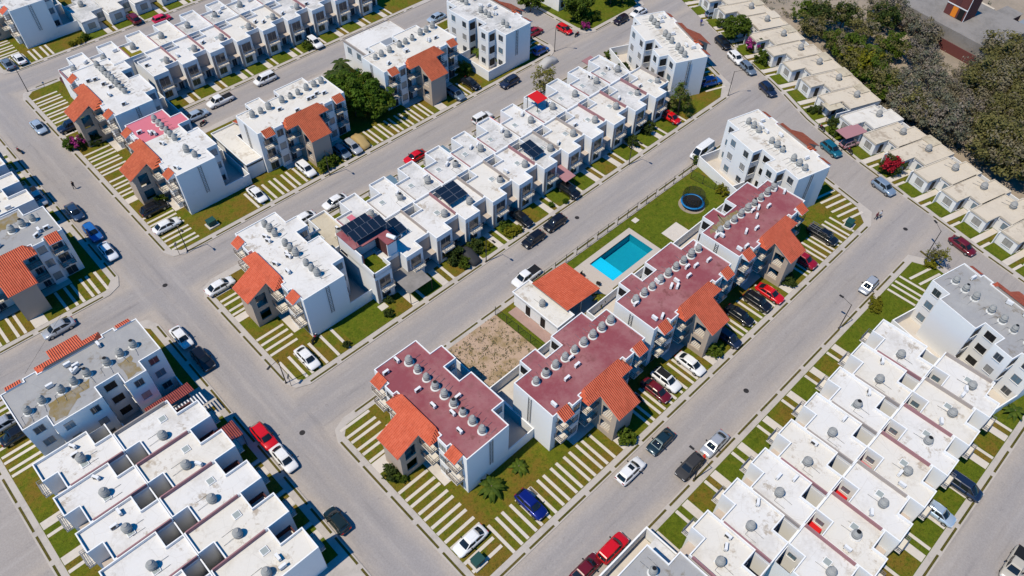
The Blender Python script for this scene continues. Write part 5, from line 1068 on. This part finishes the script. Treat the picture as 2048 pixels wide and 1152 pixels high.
variants('wood_green', 'leaf_green', 3.2, 2.2, 1.7, 54, 48, .27, 3, ('leaf_olive', .3)); variants('wood_dark', 'leaf_dark', 3.4, 2.3, 1.7, 54, 48, .27, 3, ('leaf_olive', .25)); variants('wood_olive', 'leaf_olive', 3.6, 2.4, 1.8, 56, 48, .27, 3, ('leaf_dry', .25))
variants('wood_yellow', 'leaf_yellow', 2.4, 1.9, 1.8, 45, 50, .28, 2); variants('wood_dry', 'leaf_dry', 3.2, 2.0, 1.7, 40, 34, .22, 3, ('leaf_twig', .4)); variants('wood_grey', 'leaf_grey', 3.0, 2.0, 1.7, 42, 38, .23, 3, ('leaf_twig', .25))
variants('big_olive', 'leaf_olive', 6.2, 4.0, 2.2, 120, 80, .32, 2, ('leaf_dry', .35), .3); variants('garden', 'leaf_green', 2.4, 2.2, 1.3, 55, 60, .24, 2); variants('lush', 'leaf_bright', 3.0, 2.8, 1.6, 70, 70, .28, 3, ('leaf_green', .4), .2, .2)
variants('bush', 'leaf_green', 1.0, .75, .1, 34, 36, .15, 3, None, .05, .1); variants('bush_dark', 'leaf_dark', 1.0, .8, .1, 34, 36, .15, 2, None, .05, .1); variants('bush_yellow', 'leaf_yellow', .9, .6, .1, 32, 36, .13, 2, None, .05, .1)
variants('boug_red', 'leaf_dark', 1.9, 1.5, .5, 60, 46, .19, 1, ('petal_red', .5), .08, .2); variants('boug_mag', 'leaf_dark', 1.2, 1.0, .3, 40, 40, .16, 1, ('petal_magenta', .6), .06, .2); variants('topiary', 'leaf_bright', 1.1, 1.0, .2, 60, 50, .12, 1, None, .06, .5)
variants('sparse', 'leaf_olive', 2.6, 2.0, 1.8, 42, 26, .22, 1, ('leaf_yellow', .3), .12, .3)
def plant(key, x, y, label, cat='tree', sc=1.0, name=None, group=None, z0=KZ):
    vs_, h, rx, rz = VAR[key]; cm, tm = vs_[random.randrange(len(vs_))]
    return tree(name or ('shrub' if cat in ('shrub', 'bush') else 'tree'), x, y, h, rx, rz, label, cat, cm, tm, group, z0, sc)
# conifer at the end of the townhouse row: tiers of foliage
q = random.Random(4); b = MB()
for i in range(46):
    zz = q.uniform(.8, 6.6); rr = 2.5*(1-zz/7.2)**.8*q.uniform(.55, 1.05); a = q.uniform(0, 6.28); c0 = Vector((rr*math.cos(a), rr*math.sin(a), zz-.1*rr))
    for j in range(70):
        d = Vector((q.gauss(0, 1), q.gauss(0, 1), q.gauss(0, .5)))*.34; p_ = c0+d; n = (d+Vector((0, 0, .5))).normalized(); u = n.orthogonal().normalized(); u.rotate(Matrix.Rotation(q.uniform(0, 6.28), 3, n)); w = n.cross(u); s_ = q.uniform(.12, .3); b.raw([p_-u*s_, p_-w*s_*.4, p_+u*s_, p_+w*s_*.4], [(0, 1, 2, 3)], 'leaf_olive' if q.random() < .35 else 'leaf_green')
cm = b.mesh('crown'); t = empty('conifer_tree', (107.6, 63.9, KZ)); tag(t, 'tall conical dark green tree beside the red hatchback', 'tree'); put(cm, 'crown', t); b = MB(); b.tube((0, 0, -.1), (0, 0, 5.5), .2, .05, 'bark', 8); b.obj('trunk', t)
plant('sparse', 93.4, 85.4, 'loose pale green tree over the upper middle street beside the townhouses'); plant('sparse', 105.7, 11.9, 'small yellowish tree at the right crossing corner', sc=.6)
for i, (x, y, s_, w) in enumerate(((62.6, 104.2, 1.05, 'nearest the tan covered car'), (65.3, 101.4, 1.05, 'touching the white end wall'), (63.2, 108.4, .95, 'in the middle of the clump'), (66.0, 106.5, .9, 'behind, against the white wall'))): plant('lush', x, y, f'bushy bright green tree between the cream roofed blocks, {w}', sc=s_, group='trees between the cream roofed blocks')
def palm_mesh(seed, n, ln, h, leaf, droop=.9):
    q = random.Random(seed); b = MB()
    for i in range(n):
        a = i*2*math.pi/n+q.uniform(-.2, .2); l = ln*q.uniform(.8, 1.15); up_ = q.uniform(.2, .9); pv = None; segs = 7
        for k in range(segs+1):
            t_ = k/segs; rr = l*t_; zz = h+up_*l*t_-droop*l*t_*t_; wd = .34*ln/2*math.sin(math.pi*min(.97, .12+t_*.86))+.02
            px, py = rr*math.cos(a), rr*math.sin(a); sx, sy = -math.sin(a)*wd, math.cos(a)*wd; cur = [(px-sx, py-sy, zz-.12*wd*3), (px, py, zz), (px+sx, py+sy, zz-.12*wd*3)]
            if pv: b.raw(pv+cur, [(0, 1, 4, 3), (1, 2, 5, 4)], leaf)
            pv = cur
    return b.mesh('fronds')
def palm(x, y, h, ln, n, label, leaf='leaf_green', trunk=True, group=None, seed=1, cat='palm'):
    t = empty('palm', (x, y, KZ), random.uniform(0, 6)); tag(t, label, cat, group); put(palm_mesh(seed, n, ln, h, leaf), 'fronds', t)
    if trunk: b = MB(); b.tube((0, 0, -.1), (0, 0, h+.05), .12, .09, 'bark', 7); b.obj('trunk', t)
for i, (x, y) in enumerate(sorted(((64.6, 113.6), (66.4, 112.2), (67.4, 114.6), (65.4, 115.6), (68.2, 116.4), (63.6, 111.6)), key=lambda p: p[0]-p[1])): palm(x, y, 2.2+(i % 3)*.4, 2.2, 16, f'dark palm beside the dead end street, {ORD[i]} from the left in its clump', 'leaf_dark', True, 'palms beside the dead end street', 20+i)
palm(33.9, 31.6, .7, 1.3, 12, 'small palm in a round bed on the front lawn, nearer the red blocks', seed=2); palm(29.4, 31.8, 1.2, 1.7, 14, 'bushy small palm beside the shaded end wall of the red corner block', seed=3)
palm(93.6, 99.2, 2.2, 1.5, 12, 'leafy palm in the walled yard of the tall white block, right', seed=5); palm(92.2, 103, 1.8, 1.5, 12, 'leafy palm in the walled yard of the tall white block, left', seed=6); palm(61.6, 42.7, 1.5, 1.3, 10, 'yellow green palm beside the clubhouse roof corner', 'leaf_yellow', seed=8); palm(149.8, 47.5, 3.2, 3.0, 16, 'big palm standing out in the woods behind the bungalows', 'leaf_green', seed=9)
palm(87.5, -8.2, .9, 1.5, 12, 'small palm on the lawn at the lower right edge', seed=12); palm(54.6, 112.8, .6, 1.2, 10, 'small palm at the kerb behind the cream roofed block', seed=14)
for x, y, k, s_, w in ((49.7, 95.5, 'bush', 1.35, 'at the foot of the stair tower beside the upper middle lamp'), (51.2, 95.6, 'bush', 1.1, 'right of the stair tower shrub on the upper middle street'), (46.9, 25.0, 'bush', 1.25, 'before the stair tower beside the gravel lot block'), (66.2, 25.5, 'bush', 1.2, 'before the stair tower of the block beside the pool'), (85.4, 25.6, 'bush_dark', 1.2, 'before the stair tower of the block by the trampoline'), (22.1, 41.6, 'bush_dark', 1.2, 'before the stair tower of the red corner block'),
    (22.2, 43.0-2.4, 'bush', .8, 'small, beside the corner block stair tower'), (55.3, 63.4, 'bush_dark', 1.3, 'left of the charcoal covered car'), (51.6, 64.0, 'bush_dark', 1.5, 'tall, under the balcony left of the covered car'), (52.1, 61.9, 'bush', .9, 'low hedge by the kerb left of the covered car'), (62.3, 63.6, 'bush', 1.0, 'green hedge left of the black sedan'), (61.9, 62.3, 'bush_yellow', 1.1, 'yellow green hedge by the pool street kerb'), (63.2, 62.0, 'bush_yellow', 1.0, 'yellow hedge right of the green one on the pool street'), (57.2, 62.6, 'bush_yellow', .9, 'yellowish beside the covered car, right'),
    (70.2, 130.0, 'bush_dark', 1.2, 'left of the white car on the dead end street'), (69.0, 129.2, 'bush', 1.1, 'low, beside the white car drive on the dead end street'), (36.0, 162.2, 'bush_yellow', .9, 'yellow green beside the top left bungalow'), (37.3, 162.6, 'bush', .9, 'green, left of the first top bungalow'), (34.4, 162.4, 'bush_yellow', .8, 'low yellow, left of the first top bungalow'), (91.6, 14.2, 'bush_yellow', 1.0, 'hedge clump by the front street kerb, right'), (90.4, 13.6, 'bush_yellow', .9, 'hedge clump by the front street kerb, left'), (105.0, 12.2, 'bush_yellow', 1.0, 'round yellow bed at the right crossing'),
    (39.0, 64.6, 'bush_dark', .8, 'at the corner of the red terrace house'), (37.4, 62.3, 'bush_dark', .7, 'small, on the bright corner lawn'), (29.6, 61.9, 'bush_dark', .55, 'tiny, at the kerb of the bright corner lawn'), (86.2, 100.8, 'bush', 1.5, 'beside the balconies right of the black sedan on the lawn'), (112.4, 85.0, 'bush', 1.2, 'outside the walled yard, upper right'), (110.8, 80.2, 'bush_dark', 1.1, 'behind the last townhouse, upper right'), (95.2, 44.6, 'bush_yellow', 1.2, 'yellow green at the end of the trampoline lawn'), (94.0, 63.6, 'bush_dark', 1.3, 'dark, beside the last townhouse but one on the pool street'), (98.8, 64.2, 'bush_dark', 1.4, 'dark, at the last townhouse on the pool street'),
    (127.6, 45.6, 'bush_dark', .9, 'clipped, before a bungalow on the curved street'), (126.5, 46.6, 'bush_dark', .8, 'clipped square hedge before a bungalow'), (126.0, 41.6, 'bush_dark', 1.1, 'beside the brown carport'), (123.6, 40.2, 'bush', 1.0, 'garden border left of the dusty pink car'), (124.6, 38.9, 'bush_dark', .9, 'garden border nearer the dusty pink car'), (133.9, 62.6, 'bush', 1.6, 'big, behind the blue grey car on the curved street'), (139.3, 76.6, 'bush', 1.2, 'before the bungalow near the top right'), (24.0, 128.8, 'bush_dark', 1.1, 'dark, beside the magenta flowers, upper left'), (28.6, 103.2, 'bush_dark', .8, 'small dark, at the balcony corner of the half pink block'),
    (98.5, 52.4, 'bush', .9, 'behind the white panel van'), (25.2, 107, 'bush', .9, 'under the stair tower by the black car, left'), (118.3, 97.6, 'bush', 1.3, 'low border left of the dark small car near the top'), (121.0, 97.0, 'bush', 1.1, 'low border above the dark small car near the top')):
    plant(k, x, y, ('yellow green shrub ' if k == 'bush_yellow' else 'leafy green shrub ')+w, 'shrub', s_, group='garden shrubs')
plant('boug_red', 120.9, 27.7, 'bush covered in red flowers beside the pale blue car', 'shrub'); plant('boug_mag', 136.2, 66.6, 'purple flowering bush against a bungalow, top right', 'shrub', 1.3); plant('boug_mag', 21.6, 129.6, 'magenta flowering bush beside the tiled porch, upper left', 'shrub', 1.1); plant('boug_mag', 116.6, 95.8, 'magenta flowering bush at the street corner near the top', 'shrub', .9)
plant('topiary', 20.3, 130.6, 'round clipped green bush at the kerb, upper left', 'shrub'); plant('garden', 136.7, 71.4, 'dark leafy garden tree before a bungalow, top right', sc=1.15); plant('garden', 117.6, 100.2, 'round green tree beside the red hatchback near the top', sc=1.15); plant('garden', 119.6, 99.4, 'bushy tree right of the round one near the top', sc=1.0); plant('garden', 113.2, 109.0, 'tree cut by the top edge above the side street', sc=1.0); plant('wood_yellow', 128.5, 99.0, 'yellow green garden tree at the top edge', sc=.9); plant('garden', 131.2, 97.6, 'dark tree at the top edge beside the white sedan', sc=1.1)
for i, (x, y) in enumerate(((71.4, 62.2), (73.8, 61.2))): plant('topiary', x, y, ('tiny round kerb tree above the two black cars, left', 'tiny round kerb tree above the two black cars, right')[i], sc=.42)
# the woods behind the bungalows
WD = {'G': [(145.7, 62.2), (139.3, 55.3), (153.3, 62.0), (146.9, 55.9), (158.2, 58.9), (146.6, 51.1), (155.9, 52.9), (145.9, 45.7), (135.7, 50.3), (134.8, 45.4), (133.2, 41.4), (163.7, 52.6), (155.2, 45.8), (154.0, 65.5), (138.7, 40.7), (129.4, 38.2), (126.7, 34.9), (140.7, 50.5)], 'Y': [(142.6, 49.2), (139.5, 46.8)], 'D': [(167.7, 48.9), (164.3, 43.9), (170.0, 52.4), (156.4, 41.0), (144.3, 40.1), (139.9, 35.2), (137.2, 30.4), (143.7, 30.6), (149.3, 34.4), (139.9, 26.8), (149.7, 29.5), (156.6, 31.2), (134.2, 25.1), (129.7, 26.7), (144.9, 25.3), (132.3, 30.8), (135.2, 34.3), (136.0, 36.7)], 'O': [(154.4, 25.2), (163.6, 24.7), (150.2, 18.3), (145.3, 20.8), (168.9, 29.5), (132.9, 17.7), (134.4, 12.6), (129.2, 9.6), (129.9, 14.2)]}
def pixel(p):
    v = Vector((p[0], p[1], 3-HGT)); return v.dot(rt)/v.dot(fw), -v.dot(up)/v.dot(fw)
def clear(p, dmin):
    y = p[1]
    for _ in range(30):
        cx, ca = curve_at(max(-20, min(p[1], 113))); d = (p[0]-cx)*math.sin(ca)
        if d >= dmin: break
        p = (p[0]+.6, p[1]-.15)
    return p
WD = {k: [clear(p, 20.5 if k == 'O' else 17.8) for p in v] for k, v in WD.items()}
WD = {k: sorted(v, key=lambda p: pixel(p)[1]) if k in 'GD' else v for k, v in WD.items()}; NK = {}
wr = random.Random(21)
def nth(k): NK[k] = NK.get(k, -1)+1; return ORD[NK[k]]
for i, (x, y) in enumerate(WD['G']):
    k = wr.choice(('wood_green', 'wood_dark', 'wood_olive')); cx, ca = curve_at(min(y, 113))
    plant(k, x, y, {'wood_green': 'mid', 'wood_dark': 'dark', 'wood_olive': 'olive'}[k]+f' green tree in the thicket behind the bungalows, {nth(k)} of its shade from the top', sc=wr.uniform(.72, 1.0), group='thicket trees: '+k[5:], z0=-.05)
for i, (x, y) in enumerate(WD['Y']): plant('wood_yellow', x, y, ('yellow green bush in the thicket, upper one', 'yellow green bush in the thicket, lower one')[i], sc=1.1, z0=-.05)
WD['D'] = sorted(WD['D']+[(x+wr.uniform(-3.5, 3.5), y+wr.uniform(-3, 3)) for x, y in WD['D'][:14]], key=lambda p: pixel(p)[1])
for i, (x, y) in enumerate(WD['D']):
    k = ('wood_dry', 'wood_grey')[i % 2]; plant(k, x, y, {'wood_dry': 'dry brownish', 'wood_grey': 'grey green'}[k]+f' scrub tree on the waste ground, {nth(k)} of its kind from the top', sc=wr.uniform(.8, 1.15), group='scrub trees: '+k[5:], z0=-.05)
for i, (x, y) in enumerate(WD['O']):
    if i in (0, 1, 2, 3, 5, 6): plant('big_olive', x, y, 'big spreading olive green tree '+{0: 'below the old concrete building', 1: 'at the right edge near the top', 2: 'at the right edge, middle', 3: 'shading the waste ground', 5: 'behind the right bungalows, left one', 6: 'behind the right bungalows, right one'}[i], sc=(.85, .9, .9, .7, 0, .85, .9)[i], z0=-.05)
    else: plant('wood_olive', x, y, {4: 'yellowish olive tree beside the concrete building corner', 7: 'olive tree at the far right behind the bungalows', 8: 'small olive tree between two big ones behind the bungalows'}[i], sc=1.15, z0=-.05)
# undergrowth: low dry scrub over the waste ground
q = random.Random(9); b = MB()
for i in range(900):
    y = q.uniform(-12, 100); cx, a = curve_at(min(y, 113)); d = q.uniform(15.5, 75); x = cx+d*math.sin(a); y2 = y-d*math.cos(a)*.35
    rr = q.uniform(.25, .9); mt = q.choice(('leaf_dry', 'leaf_grey', 'leaf_twig', 'leaf_olive', 'leaf_dark'))
    for j in range(18):
        p_ = Vector((x+q.gauss(0, rr*.6), y2+q.gauss(0, rr*.6), -.05+abs(q.gauss(0, rr*.5)))); n = Vector((q.gauss(0, .6), q.gauss(0, .6), 1)).normalized(); u = n.orthogonal().normalized(); u.rotate(Matrix.Rotation(q.uniform(0, 6.28), 3, n)); w = n.cross(u); s_ = q.uniform(.1, .26); b.raw([p_-u*s_, p_-w*s_*.5, p_+u*s_, p_+w*s_*.5], [(0, 1, 2, 3)], mt)
o = b.obj('undergrowth'); tag(o, 'dry low scrub and weeds over the waste ground', 'undergrowth'); o['kind'] = 'stuff'
# weeds over the gravel lot
b = MB()
for i in range(230):
    x, y = q.uniform(39.4, 48.6), q.uniform(41.7, 51.5); rr = q.uniform(.08, .3) ; mt = q.choice(('leaf_dry', 'leaf_twig', 'leaf_olive', 'leaf_yellow' if x < 43 and q.random() < .5 else 'leaf_dry'))
    for j in range(8):
        p_ = Vector((x+q.gauss(0, rr), y+q.gauss(0, rr), LZ+.04+abs(q.gauss(0, .07)))); n = Vector((q.gauss(0, .7), q.gauss(0, .7), 1)).normalized(); u = n.orthogonal().normalized(); w = n.cross(u); s_ = q.uniform(.05, .14); b.raw([p_-u*s_, p_-w*s_*.5, p_+u*s_, p_+w*s_*.5], [(0, 1, 2, 3)], mt)
o = b.obj('weeds'); tag(o, 'dry weeds scattered over the gravel lot', 'weeds'); o['kind'] = 'stuff'
